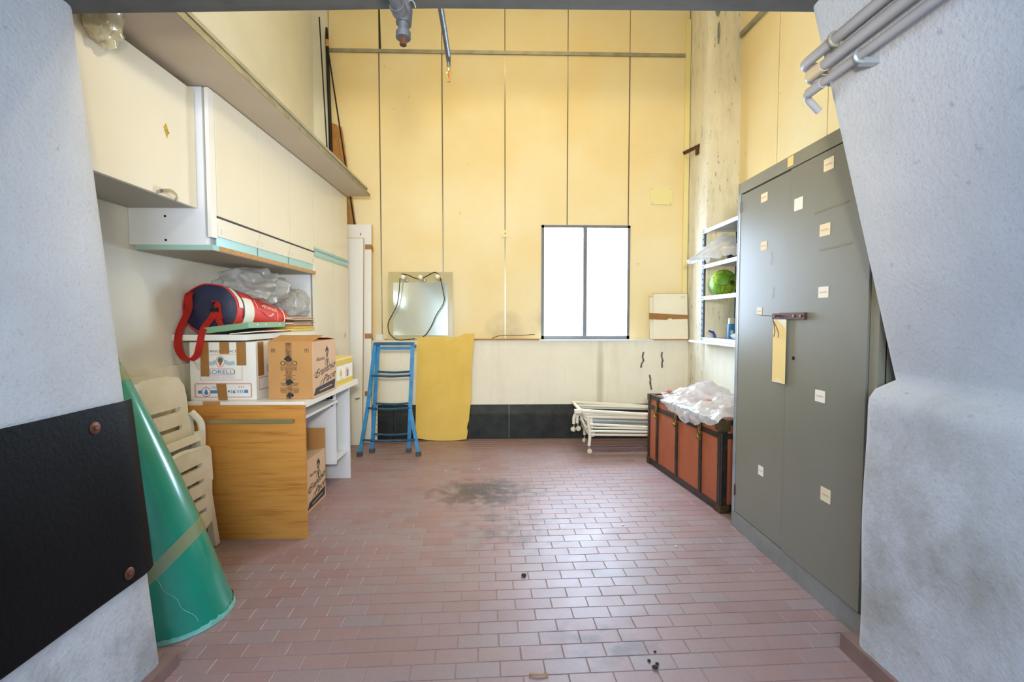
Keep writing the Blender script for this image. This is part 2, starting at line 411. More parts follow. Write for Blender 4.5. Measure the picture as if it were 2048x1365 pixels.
M_note = mat('cream_note', (242, 226, 190), .8)
M_notew = mat('white_note', (244, 240, 224), .8)
M_scr = mat('red_pen', (214, 130, 96), .8)
M_rust = mat('rusty_hasp', (96, 60, 46), .6, metal=.4, var=.4, vscale=50)
M_env = mat('yellow_envelope', (246, 216, 136), .7, var=.04)
M_pipe = mat('grey_pvc_pipe', (168, 166, 168), .45, var=.08, vscale=6)
M_pipeb = mat('beige_pvc_sleeve', (204, 186, 148), .5)
M_gpipe = mat('galvanised_pipe', (112, 116, 124), .45, metal=.55, var=.3, vscale=30, bump=.3, bscale=80)
M_spr = mat('sprinkler_brass', (206, 190, 120), .3, metal=.7)
M_sprr = mat('sprinkler_bulb', (196, 80, 40), .2)
M_bwood = mat('brown_plywood', (186, 130, 66), .7, var=.2, vscale=12)
M_skirt = mat('brown_tile_skirting', (140, 112, 102), .5, var=.2, vscale=10)
M_crumb = mat('dark_crumb', (50, 44, 34), .9)
M_lamp = mat('white_lamp_housing', (235, 235, 232), .4)
def tubem(name, k):
    m = bpy.data.materials.new(name); m.use_nodes = True; b = m.node_tree.nodes['Principled BSDF']
    b.inputs['Emission Color'].default_value = (1, .88, .66, 1); b.inputs['Emission Strength'].default_value = k; return m
M_tube = tubem('lit_globe', 80); M_fluo = tubem('lit_tube', 10)

# ================================================================== THE ROOM
XL, XR, YB, YF, ZC = -1.80, 2.22, 4.86, 1.62, 4.70
# ---- floor: slab, single tiles in running bond
fl = struct(obj('floor', bx(-1.95, 2.35, -2.2, 5.0, -.12, -.0022), M_grout), 'dusty red clay tile floor laid in running bond')
PU, PV, TA = .1527, .0738, R(1.9)
tu, tv = Vector((math.cos(TA), math.sin(TA), 0)), Vector((-math.sin(TA), math.cos(TA), 0))
tiles = []
for j in range(-58, 48):
    for i in range(-18, 18):
        c = Vector((.225, 1.785, 0))+tu*((i+.5+(.5 if j % 2 else 0))*PU)+tv*((j+.5)*PV)
        if -1.9 < c.x < 2.25 and -2.0 < c.y < 4.84 and not (c.y < 1.55 and abs(c.x) > 1.4): tiles.append(c)
def tile_bm(bm, c, rz=None):
    a, b, ch, h = PU/2-.0013, PV/2-.0013, .0014, .008
    tl = [(random.uniform(-.0006, .0006)) for _ in range(4)] if rz is None else [0]*4
    def P(x, y, z): return c+tu*x+tv*y+Vector((0, 0, z))
    lo = [bm.verts.new(P(x, y, -.006)) for x, y in ((-a, -b), (a, -b), (a, b), (-a, b))]
    mi = [bm.verts.new(P(x, y, -ch)) for x, y in ((-a, -b), (a, -b), (a, b), (-a, b))]
    up = [bm.verts.new(P(x, y, tl[k])) for k, (x, y) in enumerate(((-a+ch, -b+ch), (a-ch, -b+ch), (a-ch, b-ch), (-a+ch, b-ch)))]
    bm.faces.new(up)
    for k in range(4):
        q = (k+1) % 4
        bm.faces.new((mi[k], mi[q], up[q], up[k])); bm.faces.new((lo[k], lo[q], mi[q], mi[k]))
vis = sorted([c for c in tiles if c.y > 1.47 and -1.12 < c.x < 1.27 and c.x < 1.0+.25*c.y], key=lambda c: c.y+.15*abs(c.x))[:300]
ids = set(id(c) for c in vis)
bm = B(); tile_bm(bm, Vector(), 0); tm = bpy.data.meshes.new('floor_tile'); bm.to_mesh(tm); bm.free(); tm.materials.append(M_tile)
fo = ORG['floor']
for c in vis:
    o = bpy.data.objects.new('floor_tile', tm); COL.objects.link(o); o.parent = fl
    o.location = c-fo; o.location.z += random.uniform(-.0004, .0004); o.rotation_euler = (random.uniform(-.004, .004), random.uniform(-.003, .003), random.uniform(-.003, .003))
bm = B()
for c in tiles:
    if id(c) not in ids: tile_bm(bm, c)
o = obj('floor_tiles_far', bm, M_tile, fl); o['kind'] = 'stuff'
# ---- back wall
bm = B(); box(bm, -1.95, .428, 4.876, 5.0, .9, ZC); box(bm, 1.326, 2.35, 4.876, 5.0, .9, ZC); box(bm, .428, 1.326, 4.876, 5.0, 2.14, ZC); box(bm, .428, 1.326, 4.876, 5.0, .9, .99)
wb = struct(obj('wall_back', bm, M_dark), 'tall back wall clad in yellow panels over a cream dado')
seams = [-1.66, -1.173, -.558, .062,   .686, 1.304, 1.905]; g = .0035
for i in range(6):
    a, b = seams[i]+g, seams[i+1]-g
    if i == 3: ol = [(a, .985), (.428, .985), (.428, 2.14), (b, 2.14), (b, 3.805), (a, 3.805)]
    elif i == 4: ol = [(a, 2.14), (b, 2.14), (b, 3.805), (a, 3.805)]
    elif i == 5: ol = [(1.326, .985), (b, .985), (b, 3.805), (a, 3.805), (a, 2.14), (1.326, 2.14)]
    else: ol = [(a, .985), (b, .985), (b, 3.805), (a, 3.805)]
    obj('wall_panel', plate(ol, t=.016, o=(0, 4.876, 0)), M_panel, wb)
    obj('wall_panel', plate([(a+.02*(i == 1), 3.83), (b, 3.83), (b, ZC), (a, ZC)], t=.016, o=(0, 4.876, 0)), M_panel, wb)
for i, x in enumerate(seams[1:6]):
    z0 = 2.15 if i in (3, 4) else (1.0)
    obj('joint_strip', bx(x-.005, x+.005, 4.8565, 4.874, z0, 3.80), M_joint, wb)
obj('rail', bx(-1.66, 1.87, 4.845, 4.874, 3.802, 3.834), M_rail, wb, bevel=.003)
# dado with ledge
obj('dado', bx(-1.95, 1.935, 4.80, 4.99, 0, .972), M_dado, wb, bevel=.004)
obj('dado_ledge', bx(-1.80, 1.905, 4.795, 4.875, .972, .986), M_dado, wb, bevel=.003)
# black stone base
bb = None
xs = [-1.775, -1.05, -.30, .10, .85, 1.60, 1.91]
for i in range(6):
    a, b = xs[i]+.002, xs[i+1]-.002
    prof = [(4.80, 0), (4.752, 0), (4.752, .232), (4.764, .252), (4.790, .335), (4.80, .338)]
    bm = B(); vv = [[bm.verts.new((x, y, z)) for y, z in prof] for x in (a, b)]
    for k in range(len(prof)):
        q = (k+1) % len(prof); bm.faces.new((vv[0][k], vv[1][k], vv[1][q], vv[0][q]))
    bm.faces.new(vv[0][::-1]); bm.faces.new(vv[1])
    if bb is None: bb = struct(obj('baseboard_back', bm, M_black), 'black stone skirting along the back wall')
    else: obj('base_slab', bm, M_black, bb)
# corner pilaster, left wall, right wall, column, ceiling
struct(obj('wall_corner_pilaster', bx(-1.81, -1.663, 4.82, 4.90, .98, ZC), M_wallL, bevel=.008), 'cream plaster strip in the far left corner')
bm = B(); box(bm, -1.95, XL, 1.40, 5.0, .945, ZC)
wl = struct(obj('wall_left', bm, M_wallL), 'cream plaster side wall behind the cabinets')
obj('dado', bx(-1.95, -1.775, 1.40, 4.99, 0, .945), M_dado, wl, bevel=.006)
wr = struct(obj('wall_right', bx(2.236, 2.37, 1.40, 5.0, .9, ZC), M_dark), 'yellow panelled side wall above the locker')
ys = [4.46, 3.84, 3.25, 2.65, 2.05, 1.45]
for a, b in zip(ys[1:], ys):
    obj('wall_panel', bx(2.22, 2.236, a+g, b-g, .99, ZC), M_panel, wr)
obj('brace', hexa(B(), [(2.19, 4.43, 3.76), (2.22, 4.43, 3.76), (2.22, 3.30, 3.69), (2.19, 3.30, 3.69), (2.19, 4.43, 3.80), (2.22, 4.43, 3.80), (2.22, 3.30, 3.73), (2.19, 3.30, 3.73)]), M_rail, wr)
obj('dado', bx(1.93, 2.34, 1.63, 4.99, 0, .985), M_dado, wr, bevel=.006)
bm = B()
def colf(u, v):
    z = v*ZC; path = [(1.912, 4.875), (1.912, 4.48), (1.924, 4.452), (1.95, 4.440), (2.235, 4.440)]
    L = [0, .30, .36, .45, 1]
    for k in range(4):
        if u <= L[k+1]+1e-6:
            t = (u-L[k])/(L[k+1]-L[k]); x = path[k][0]*(1-t)+path[k+1][0]*t; y = path[k][1]*(1-t)+path[k+1][1]*t; break
    d = noise.noise(Vector((x*9, y*9, z*4)))*.006
    return Vector((x+(d if u < .33 else 0), y+(d if u > .40 else 0), z))
grid(bm, 20, 90, colf)
wc = struct(obj('wall_column', bm, M_column, smooth=True), 'peeling cream concrete column in the far right corner')
M_patch = mat('bare_grey_patch', (142, 152, 140), .8, var=.3, vscale=20, bump=.3)
def ragged(cx, cy, rx, ry, n=18, k=.3, s=0):
    return [(cx+rx*math.cos(2*math.pi*i/n)*(1+k*noise.noise(Vector((i*1.7+s, 3.1, s)))), cy+ry*math.sin(2*math.pi*i/n)*(1+k*noise.noise(Vector((i*1.3, s, 7)))))for i in range(n)]
for cx, cz, rx, rz, s in ((1.99, 4.10, .035, .16, 1), (2.00, 3.80, .012, .10, 2), (1.985, .90, .03, .045, 4)):
    o = obj('bare_patch', plate(ragged(cx, cz, rx, rz, s=s), t=.002, o=(0, 4.4375, 0)), M_patch, wc)
struct(obj('ceiling', bx(-1.95, 2.35, 1.40, 5.0, ZC, ZC+.12), M_wallL), 'high plaster ceiling')
# ---- front wall: passage soffit, piers
pts = [(-1.75, 2.17), (-.9, 2.196), (-.2, 2.218), (.5, 2.224), (1.06, 2.228), (1.6, 2.232)]
bm = B(); rows = [[bm.verts.new((x, y, z+dz)) for x, z in pts] for y, dz in ((1.63, 0), (1.60, -.004), (-1.7, -.004))]
top = [[bm.verts.new((x, y, 2.5)) for x, z in pts] for y in (1.63, -1.7)]
for a, b in zip(rows, rows[1:]):
    for k in range(len(pts)-1): bm.faces.new((a[k], a[k+1], b[k+1], b[k]))
for k in range(len(pts)-1): bm.faces.new((rows[0][k], top[0][k], top[0][k+1], rows[0][k+1])); bm.faces.new((top[0][k], top[1][k], top[1][k+1], top[0][k+1]))
struct(obj('ceiling_passage', bm, M_soffit), 'grey concrete soffit over the entrance passage')
struct(obj('wall_front', bx(-1.95, 2.35, 1.40, 1.625, 2.45, ZC), M_wallL), 'plaster wall above the entrance, facing into the room')
def pier(side, Xf, xend, name, label):
    bm = B(); s = side
    path = [(0, -1.7), (0, -.6), (0, .3), (0, .7)]+[(0, .7+k*.04) for k in range(1, 22)]
    y0 = path[-1][1]; r = .05
    path = path[:-1]+[(0, YF-r)]+[(r-r*math.cos(a), YF-r+r*math.sin(a)) for a in (R(22.5), R(45), R(67.5), R(90))]+[(.12, YF), (.25, YF), (None, YF)]
    zs = [k*.03 for k in range(75)]
    V = []
    for dx, y in path:
        colv = []
        for z in zs:
            x = xend if dx is None else Xf(z)+dx*s
            p = Vector((x, y, z)); d = noise.noise(p*7)*.005+noise.noise(p*23)*.002
            if dx is None: d = 0
            colv.append(bm.verts.new((x+s*d*.8, y+(d if dx else 0), z)))
        V.append(colv)
    for a, b in zip(V, V[1:]):
        for k in range(len(zs)-1): bm.faces.new((a[k], b[k], b[k+1], a[k+1]))
    return struct(obj(name, bm, M_pier, smooth=True, angle=180), label)
def XfR(z):
    up = 1.352-.263*(z-.975)
    if z < .90: return 1.250+.004*math.sin(z*9)
    if z < .99: t = (z-.90)/.09; return 1.250+(up-1.250)*(1-math.sqrt(max(0, 1-t*t)))
    return up
def XfL(z): return -(1.135+.093*z)
pier(1, XfR, 2.30, 'wall_front_right', 'rough whitewashed pier with an overhanging upper part and a stained block below')
pier(-1, XfL, -1.90, 'wall_front_left', 'rough whitewashed leaning pier beside the black rubber pad')
for nm, s, X, Y1, hh in (('baseboard_right', 1, 1.238, 1.66, .062), ('baseboard_left', -1, -1.108, 1.635, .046)):
    bm = bx(min(X, X+s*.05), max(X, X+s*.05), .4, Y1, 0, hh)
    struct(obj(nm, bm, M_skirt, bevel=.003), 'brown tile skirting at the foot of the %s pier' % ('overhanging' if s > 0 else 'leaning'))
# ---- the yard wall facing the passage (seen in the mirror only)
struct(obj('wall_yard', bx(-7, 7, -6.2, -6.0, 0, 5.0), M_wallL), 'cream plaster wall across the yard behind the passage')
struct(obj('floor_yard', bx(-7, 7, -6.0, -2.2, -.12, -.01), M_soffit), 'concrete yard outside the passage')
# ---- window
wd = struct(obj('window_1', bx(.428, 1.326, 4.90, 4.99, .985, 1.002), M_frame), 'two-light metal window blown out by daylight')
x0, x1, z0, z1, fw = .428, 1.326, .995, 2.14, .026
obj('window_frame', bx(x0, x1, 4.852, 4.90, z1-fw, z1), M_frame, wd, bevel=.004)
obj('window_frame', bx(x0, x1, 4.852, 4.90, z0, z0+.032), M_frame, wd, bevel=.004)
obj('window_frame', bx(x0, x0+fw, 4.852, 4.90, z0, z1), M_frame, wd, bevel=.004)
obj('window_frame', bx(x1-fw, x1, 4.852, 4.90, z0, z1), M_frame, wd, bevel=.004)
obj('mullion', bx(.850, .886, 4.848, 4.90, z0, z1), M_frame, wd, bevel=.005)
obj('pane', bx(x0+fw, .851, 4.874, 4.880, z0+.03, z1-fw), M_glass, wd); obj('pane', bx(.885, x1-fw, 4.874, 4.880, z0+.03, z1-fw), M_glass, wd)
o = obj('window_sill', bx(.40, 1.55, 4.775, 4.875, .976, .992), M_cool, wd, bevel=.003)

# ================================================================== LEFT SIDE: cabinets
XC = -1.40
# wall cabinet with three doors
t = thing('wall_cabinet', 'white three-door wall cabinet with aqua pull strips above the sports bag', 'cabinet', (-1.6, 3.06, 1.535))
cb = obj('body', bx(XL+.002, XC-.032, 2.405, 3.700, 1.562, 2.318), M_cool, t, bevel=.002)
for z in (1.584, 1.699): obj('screw_hole', lathe(B(), [(.0055, 0), (.0055, .003)], (-1.622, 2.4045, z), (0, -1, 0), 10), M_hole, cb)
obj('side_edge', bx(XC-.02, XC-.002, 2.405, 2.452, 1.60, 2.316), M_white, t, bevel=.003)
dy = [2.456, 2.872, 3.286, 3.700]
for i in range(3):
    obj('door', bx(XC-.02, XC, dy[i]+.0035, dy[i+1]-.0035, 1.712, 2.316), M_cream, t, bevel=.005, seg=3)
    v = obj('valance', hexa(B(), [(XC-.018, dy[i]+.004, 1.612), (XC-.006, dy[i]+.004, 1.612), (XC-.006, dy[i+1]-.004, 1.612), (XC-.018, dy[i+1]-.004, 1.612),
        (XC-.014, dy[i]-.010*(i == 0)+.003, 1.700), (XC+.002, dy[i]+.003, 1.700), (XC+.002, dy[i+1]-.003, 1.700), (XC-.014, dy[i+1]-.003, 1.700)]), M_cream, t, bevel=.002)
    for k in (.03, .385):
        for dz in (1.632, 1.645): obj('screw', lathe(B(), [(.002, 0), (.002, .002)], (XC, dy[i]+k, dz), (1, 0, 0), 8), M_galvd, v)
    obj('pull_strip', bx(XC-.016, XC-.012, dy[i]+.006, dy[i+1]-.008, 1.566, 1.612), M_aqua2, t)
obj('gap_profile', bx(XC-.024, XC+.004, 2.452, 3.700, 1.7015, 1.7105), M_blackm, t)
obj('bottom_board', bx(XL+.03, XC+.002, 2.405, 3.710, 1.538, 1.562), M_aqua, t, bevel=.001)
obj('board_lip', bx(XC+.002, XC+.006, 2.46, 3.716, 1.538, 1.562), M_rawwood, t)
obj('underside', bx(XL+.032, XC, 2.407, 3.708, 1.5355, 1.538), M_under, t)
# tall cabinet with four doors
t = thing('tall_cabinet', 'tall white four-door cupboard between the wall cabinet and the leaning boards', 'cabinet', (-1.6, 4.11, 0))
obj('body', bx(XL+.03, XC-.032, 3.704, 4.515, .0, 2.318), M_cool, t, bevel=.002)
dz = [(.08, 1.672), (1.742, 2.316)]
for j, (a, b) in enumerate(((3.708, 4.1065), (4.1135, 4.513))):
    for z0, z1 in dz:
        d = obj('door', bx(XC-.02, XC, a, b, z0, z1), M_cream, t, bevel=.003)
        if z0 > 1: obj('pull_strip', bx(XC-.006, XC+.006, a, b, 1.722, 1.742), M_aqua, d, bevel=.003)
        else: obj('pull_strip', bx(XC-.006, XC+.004, a, b, 1.672, 1.690), M_aqua, d, bevel=.003)
        if z0 < 1 and j == 1:
            stk = decal('sticker', circ(0, 0, .018, .032, 16), M_paper, d, (XC, 4.40, 1.055), (0, 1, 0), (0, 0, 1))
            stroke('sticker_print', [[(-.01, .012), (.01, .012)], [(-.008, 0), (.008, 0)], [(-.01, -.012), (.01, -.012)]], .006, M_ink, d, (XC, 4.40, 1.055), (0, 1, 0), (0, 0, 1), eps=.002)
obj('handle_rail', bx(XC-.018, XC-.004, 3.706, 4.513, 1.692, 1.722), M_aqua2, t)
# nearer wall cabinet with a sticker
t = thing('wall_cabinet', 'cream wall cabinet with a small yellow leaf-shaped sticker on its plain door', 'cabinet', (-1.62, 2.02, 1.735))
obj('body', bx(XL+.002, -1.483, 1.64, 2.398, 1.738, 2.29), M_under, t)
d = obj('door', bx(-1.482, -1.463, 1.64, 2.396, 1.737, 2.292), M_cream, t, bevel=.002)
st = [(0, .034), (.008, .018), (.014, .004), (.022, -.004), (.012, -.010), (.004, -.034), (-.006, -.012), (-.012, .006), (-.018, .012), (-.010, .016)]
M_leafy = mat('yellow_sticker', (214, 164, 40), .5, vcol=(120, 120, 30), vscale=50)
decal('sticker', st, M_leafy, d, (-1.463, 2.192, 2.027), (0, 1, 0), (0, 0, 1))
hp = [(-1.462, 2.115, 1.737), (-1.440, 2.125, 1.747), (-1.434, 2.172, 1.757), (-1.440, 2.220, 1.745), (-1.462, 2.232, 1.735)]
bm = B()
for q in (0,): 
    V = [[bm.verts.new(Vector(p)+Vector((0, 0, dz))) for dz in (-.006, .010)] for p in bez(hp, 5)]
    for a, b in zip(V, V[1:]): bm.faces.new((a[0], b[0], b[1], a[1]))
solidify(bm, .003); obj('handle', bm, M_chrome, d, smooth=True)
# long boards lying on the cabinets
for nm, lab, z0, z1, x1, y1, mm in (('shelf_board', 'long beige laminated board lying on top of the cabinets', 2.322, 2.346, -1.185, 4.50, M_brd),
                                ('shelf_board', 'weathered board stacked on top of the long beige board', 2.347, 2.368, -1.196, 4.44, M_brdedge),
                                ('shelf_board', 'thin pale topmost board of the stack on the cabinets', 2.369, 2.388, -1.190, 4.45, M_rail)):
    o = tag(obj(nm, bx(XL+.004, x1, 1.645, y1, z0, z1), mm, bevel=.002), lab, 'board')
    if z0 < 2.33: obj('edge_band', bx(x1, x1+.003, 1.65, y1-.002, z0+.001, z1-.001), M_brdedge, o)
# crumpled bag hanging by the pier
def lump(bm, c, r, amp=.25, fr=6, seed=0, sub=4, ridge=True, keep=None):
    tmp = B(); bmesh.ops.create_icosphere(tmp, subdivisions=sub, radius=1)
    mp = {}
    for v in tmp.verts:
        p = v.co.copy(); q = Vector((p.x*r[0], p.y*r[1], p.z*r[2]))
        n1 = noise.noise(p*fr*.42+Vector((seed, seed*2, 0))); n2 = noise.noise(p*fr+Vector((seed*3, 0, seed)))
        k = 1+amp*((1-2*abs(n1))*.7-.2+.4*n2 if ridge else n1)
        w = Vector(c)+q*k
        if keep: w = keep(w)
        mp[v] = bm.verts.new(w)
    for f in tmp.faces: bm.faces.new([mp[v] for v in f.verts])
    tmp.free(); return bm
bm = lump(B(), (-1.425, 1.82, 2.265), (.045, .06, .075), .5, 7, 5, 3)
bm2 = [v for v in bm.verts]
for v in bm2:
    if v.co.z > 2.28: v.co.x += (v.co.z-2.28)*.5
    v.co.x = max(v.co.x, -1.458)
    v.co.z = min(v.co.z, 2.318)
o = tag(obj('plastic_bag', bm, M_bagbeige, smooth=True, angle=70), 'crumpled beige plastic bag tucked under the boards beside the leaning pier', 'plastic bag')

# ---- wall shelf under the cabinet and what lies on it
o = tag(obj('wall_shelf', bx(XL+.002, -1.402, 2.69, 3.703, 1.080, 1.112), M_white, bevel=.003), 'white wall shelf under the three-door cabinet carrying the sports bag', 'shelf')
# sports bag: lofted barrel, closed ends
A0, A1 = Vector((-1.650, 2.80, 1.256)), Vector((-1.585, 3.40, 1.196))
def ring(t):
    """half width, half height, bottom z sits on the shelf"""
    rw = .146*(1-t)+.112*t; rh = .142*(1-t)+.082*t
    bulge = 1+.05*math.sin(t*math.pi)
    return rw*bulge, rh*bulge
def bagp(t, a, k=1, out=0):
    rw, rh = ring(t); rw = rw*k+out; rh = rh*k+out
    c = A0.lerp(A1, t)
    e = 2.15; ca, sa = math.cos(a), math.sin(a)
    x = rw*math.copysign(abs(ca)**(2/e), ca); z = rh*math.copysign(abs(sa)**(2/e), sa)
    p = Vector((c.x+x, c.y+x*.10, c.z+z+.006*noise.noise(Vector((x*14, t*7, z*14)))))
    p.z = max(p.z, 1.1135); p.x = max(p.x, -1.797)
    if p.x > -1.64 and p.y < 3.17: p.z = max(p.z, 1.153+(p.x+1.64)*.124)
    if p.x > -1.605 and p.y > 3.25: p.z = max(p.z, 1.150)
    return p
t_ = thing('sports_bag', 'red white and navy barrel sports bag on the white wall shelf', 'bag', (-1.62, 3.0, 1.112))
def bagpart(name, t0, t1, a0, a1, m, out=0, nt=10, na=40, par=None):
    bm = B(); grid(bm, nt, na, lambda u, v: bagp(t0+(t1-t0)*u, a0+(a1-a0)*v, out=out)); return obj(name, bm, m, par or t_, smooth=True)
body = bagpart('body', .0, 1.0, 0, 2*math.pi, M_red, nt=24)
bagpart('white_panel', .10, .26, -.75, .55, M_bagw, .003, 6, 20)
bagpart('white_stripe', .015, .075, .05, 1.0, M_bagw, .003, 4, 20)
bagpart('dark_stripe', .078, .10, -.3, 1.2, M_navy, .0035, 3, 20)
bm = B(); n = 40
cv = bm.verts.new(A0+Vector((0, -.018, 0)))
rg = [[bm.verts.new(bagp(0, 2*math.pi*i/n, k)+Vector((0, -.018*(1-k*k), 0))) for i in range(n)] for k in (1, .8, .55, .3)]
for a, b in zip(rg, rg[1:]):
    for i in range(n): bm.faces.new((a[i], a[(i+1) % n], b[(i+1) % n], b[i]))
for i in range(n): bm.faces.new((rg[-1][i], rg[-1][(i+1) % n], cv))
obj('end_panel', bm, M_navy, t_, smooth=True)
bm = B(); rg = [bm.verts.new(bagp(1, 2*math.pi*i/n)) for i in range(n)]; bm.faces.new(rg); obj('far_end_panel', bm, M_navy, t_)
bm = B(); tube(bm, [bagp(0, 2*math.pi*i/n)+Vector((0, -.003, 0)) for i in range(n)], .004, 6, closed=True); obj('piping', bm, M_red, t_, smooth=True)
def strap(name, pts, wdir, wid, m, par, n=6):
    bm = B(); P = bez(pts, n); wv = Vector(wdir).normalized()*wid/2
    V = [[bm.verts.new(p-wv), bm.verts.new(p+wv)] for p in P]
    for a, b in zip(V, V[1:]): bm.faces.new((a[0], b[0], b[1], a[1]))
    solidify(bm, .002); return obj(name, bm, m, par, smooth=True)
strap('strap', [(-1.745, 2.90, 1.372), (-1.752, 2.775, 1.345), (-1.755, 2.765, 1.25), (-1.762, 2.70, 1.14), (-1.756, 2.672, 1.05), (-1.728, 2.668, .99), (-1.690, 2.668, .972)], (1, .1, .12), .044, M_red, t_)
strap('strap', [(-1.690, 2.668, .972), (-1.655, 2.668, 1.00), (-1.640, 2.672, 1.06), (-1.636, 2.70, 1.14), (-1.622, 2.752, 1.20), (-1.610, 2.765, 1.235)], (1, .1, -.2), .036, M_red, t_)
strap('strap', [(-1.606, 2.762, 1.248), (-1.588, 2.768, 1.19), (-1.575, 2.772, 1.155)], (1, .1, 0), .034, M_red, t_)
strap('strap', [(-1.612, 2.772, 1.302), (-1.596, 2.770, 1.285), (-1.592, 2.770, 1.245), (-1.584, 2.772, 1.20)], (1, .1, -.1), .036, M_red, t_)
bk = obj('buckle', bx(-1.630, -1.586, 2.756, 2.764, 1.240, 1.262), M_blackm, t_, bevel=.002)
obj('buckle_hook', tube(B(), bez([(-1.610, 2.760, 1.262), (-1.616, 2.758, 1.275), (-1.612, 2.760, 1.288), (-1.604, 2.762, 1.292)], 4), .004, 6), M_blackm, bk)
# printed badge on the red side
def onbag(t, a, out=.004): return bagp(t, a, out=out)
def curve_on_bag(name, ta, wd=.003):
    bm = B(); P = [onbag(*q) for q in ta]; L = []
    for i, p in enumerate(P):
        d = (P[min(i+1, len(P)-1)]-P[max(0, i-1)]).normalized(); nn = Vector((.6, -.1, .8)).normalized(); s = d.cross(nn).normalized()*wd/2
        L.append([bm.verts.new(p-s), bm.verts.new(p+s)])
    for a, b in zip(L, L[1:]): bm.faces.new((a[0], b[0], b[1], a[1]))
    return obj(name, bm, M_bagw, body)
cc, aa = .52, .22
curve_on_bag('printed_emblem', [(cc-.20+.40*k/10, aa+.42) for k in range(11)]+[(cc+.20, aa+.42-.84*k/10) for k in range(1, 11)], .004)
curve_on_bag('printed_emblem', [(cc-.20, aa+.42-.50*k/8) for k in range(9)]+[(cc-.20+.36*k/8, aa-.08-.34*k/8) for k in range(1, 9)], .004)
curve_on_bag('printed_emblem', [(cc+.11*math.cos(q), aa+.26*math.sin(q)) for q in [R(20+k*14) for k in range(11)]], .006)
curve_on_bag('printed_emblem', [(cc+.11*math.cos(q), aa+.26*math.sin(q)) for q in [R(200+k*14) for k in range(11)]], .006)
pA = onbag(cc-.13, aa+.02, .007); pB = onbag(cc+.17, aa-.02, .007); up = (onbag(cc, aa+.2)-onbag(cc, aa-.2)).normalized(); uu = (pB-pA).normalized(); up = (up-uu*up.dot(uu)).normalized()
lettering('SPORTING', .026, M_bagw, body, (pA+pB)/2, uu, up, width=.15, eps=.005)
curve_on_bag('printed_line', [(.88, -.5+k*.12) for k in range(12)], .012)
# clear plastic bags piled behind the sports bag
def overbag(w):
    t = (w.y-A0.y)/(A1.y-A0.y)
    if 0 <= t <= 1:
        rw, rh = ring(t); c = A0.lerp(A1, t); k = abs(w.x-c.x)/(rw+.004)
        if k < 1: w.z = max(w.z, c.z+(rh+.009)*math.sqrt(1-k*k))
    return w
def floorz(z): return lambda w: Vector((max(w.x, -1.795), w.y, max(w.z, z)))
o = tag(obj('plastic_bag', lump(B(), (-1.60, 3.19, 1.405), (.17, .25, .115), .40, 3.6, 1, 5, keep=lambda w: overbag(Vector((max(w.x, -1.795), w.y, min(max(w.z, 1.28), 1.532))))), M_bagclear, smooth=True, angle=60), 'crumpled grey clear plastic bag heaped on top of the sports bag', 'plastic bag')
o = tag(obj('plastic_bag', lump(B(), (-1.515, 3.55, 1.300), (.105, .125, .12), .32, 3.6, 9, 5, keep=lambda w: overbag(Vector((w.x, min(w.y, 3.70), max(w.z, 1.2225))))), M_bagclear, smooth=True, angle=60), 'milky clear plastic bag slumped between sports bag and tall cabinet side', 'plastic bag')
# green metal lid, sheets
t_ = thing('metal_tray', 'pale green enamelled metal lid lying tilted in front of the sports bag', 'tray', (-1.50, 2.95, 1.113))
def tilt(bm, ang, piv):
    bmesh.ops.rotate(bm, verts=bm.verts, cent=piv, matrix=Matrix.Rotation(ang, 3, 'Y')); return bm
piv = (-1.64, 2.72, 1.114)
obj('lid', tilt(bx(-1.64, -1.385, 2.705, 3.16, 1.116, 1.150), R(-7.0), piv), M_green, t_, bevel=.003)
for k in (2.80, 2.90, 3.08): obj('rivet', tilt(lathe(B(), [(.005, 0), (.005, .004)], (-1.385, k, 1.135), (1, 0, 0), 10), R(-7), piv), M_opal, t_)
o = tag(obj('paper_folder', tilt(bx(-1.50, -1.36, 2.715, 3.22, 1.1135, 1.118), R(-5), (-1.50, 2.72, 1.1135)), M_notew), 'thin white folder sticking out under the green metal lid', 'folder')
o = tag(obj('paper_folder', tilt(bx(-1.50, -1.378, 2.735, 3.16, 1.1190, 1.1215), R(-5), (-1.50, 2.72, 1.1135)), M_blackm), 'dark folder just under the green metal lid', 'folder')
z = 1.148
for k, (ww, cc_) in enumerate(((.0, M_card), (.012, M_card2), (-.008, M_wbox), (.016, M_card), (.0, M_blackm), (.02, M_card2), (-.01, M_wbox), (.012, M_card2))):
    h = .0085
    bm = bx(-1.60, -1.415+ww, 3.36+ww, 3.66+ww*.8, z, z+h*.8)
    bmesh.ops.rotate(bm, verts=bm.verts, cent=(-1.5, 3.5, z), matrix=Matrix.Rotation(R(ww*150-1), 3, 'Z'))
    o = tag(obj('cardboard_sheet', bm, cc_), ('lowest', 'second lowest', 'third lowest', 'fourth lowest', 'fourth from the top', 'third from the top', 'second from the top', 'topmost')[k]+' flat cardboard sheet of the stack beside the sports bag', 'cardboard', 'cardboard sheets stacked on the wall shelf'); z += h
M_yel = mat('yellow_plastic_wrap', (222, 190, 56), .25, var=.15, vscale=15, bump=.4, bscale=30)
o = tag(obj('paper_packet', bx(-1.60, -1.395, 3.26, 3.66, 1.113, 1.131), M_yel, bevel=.004), 'glossy yellow packet lying on the shelf under the cardboard sheets', 'packet')
o = tag(obj('paper_packet', bx(-1.60, -1.405, 3.34, 3.68, 1.132, 1.147), mat('dull_yellow_card', (206, 176, 96), .6), bevel=.003), 'dull yellow packet right under the cardboard sheets', 'packet')

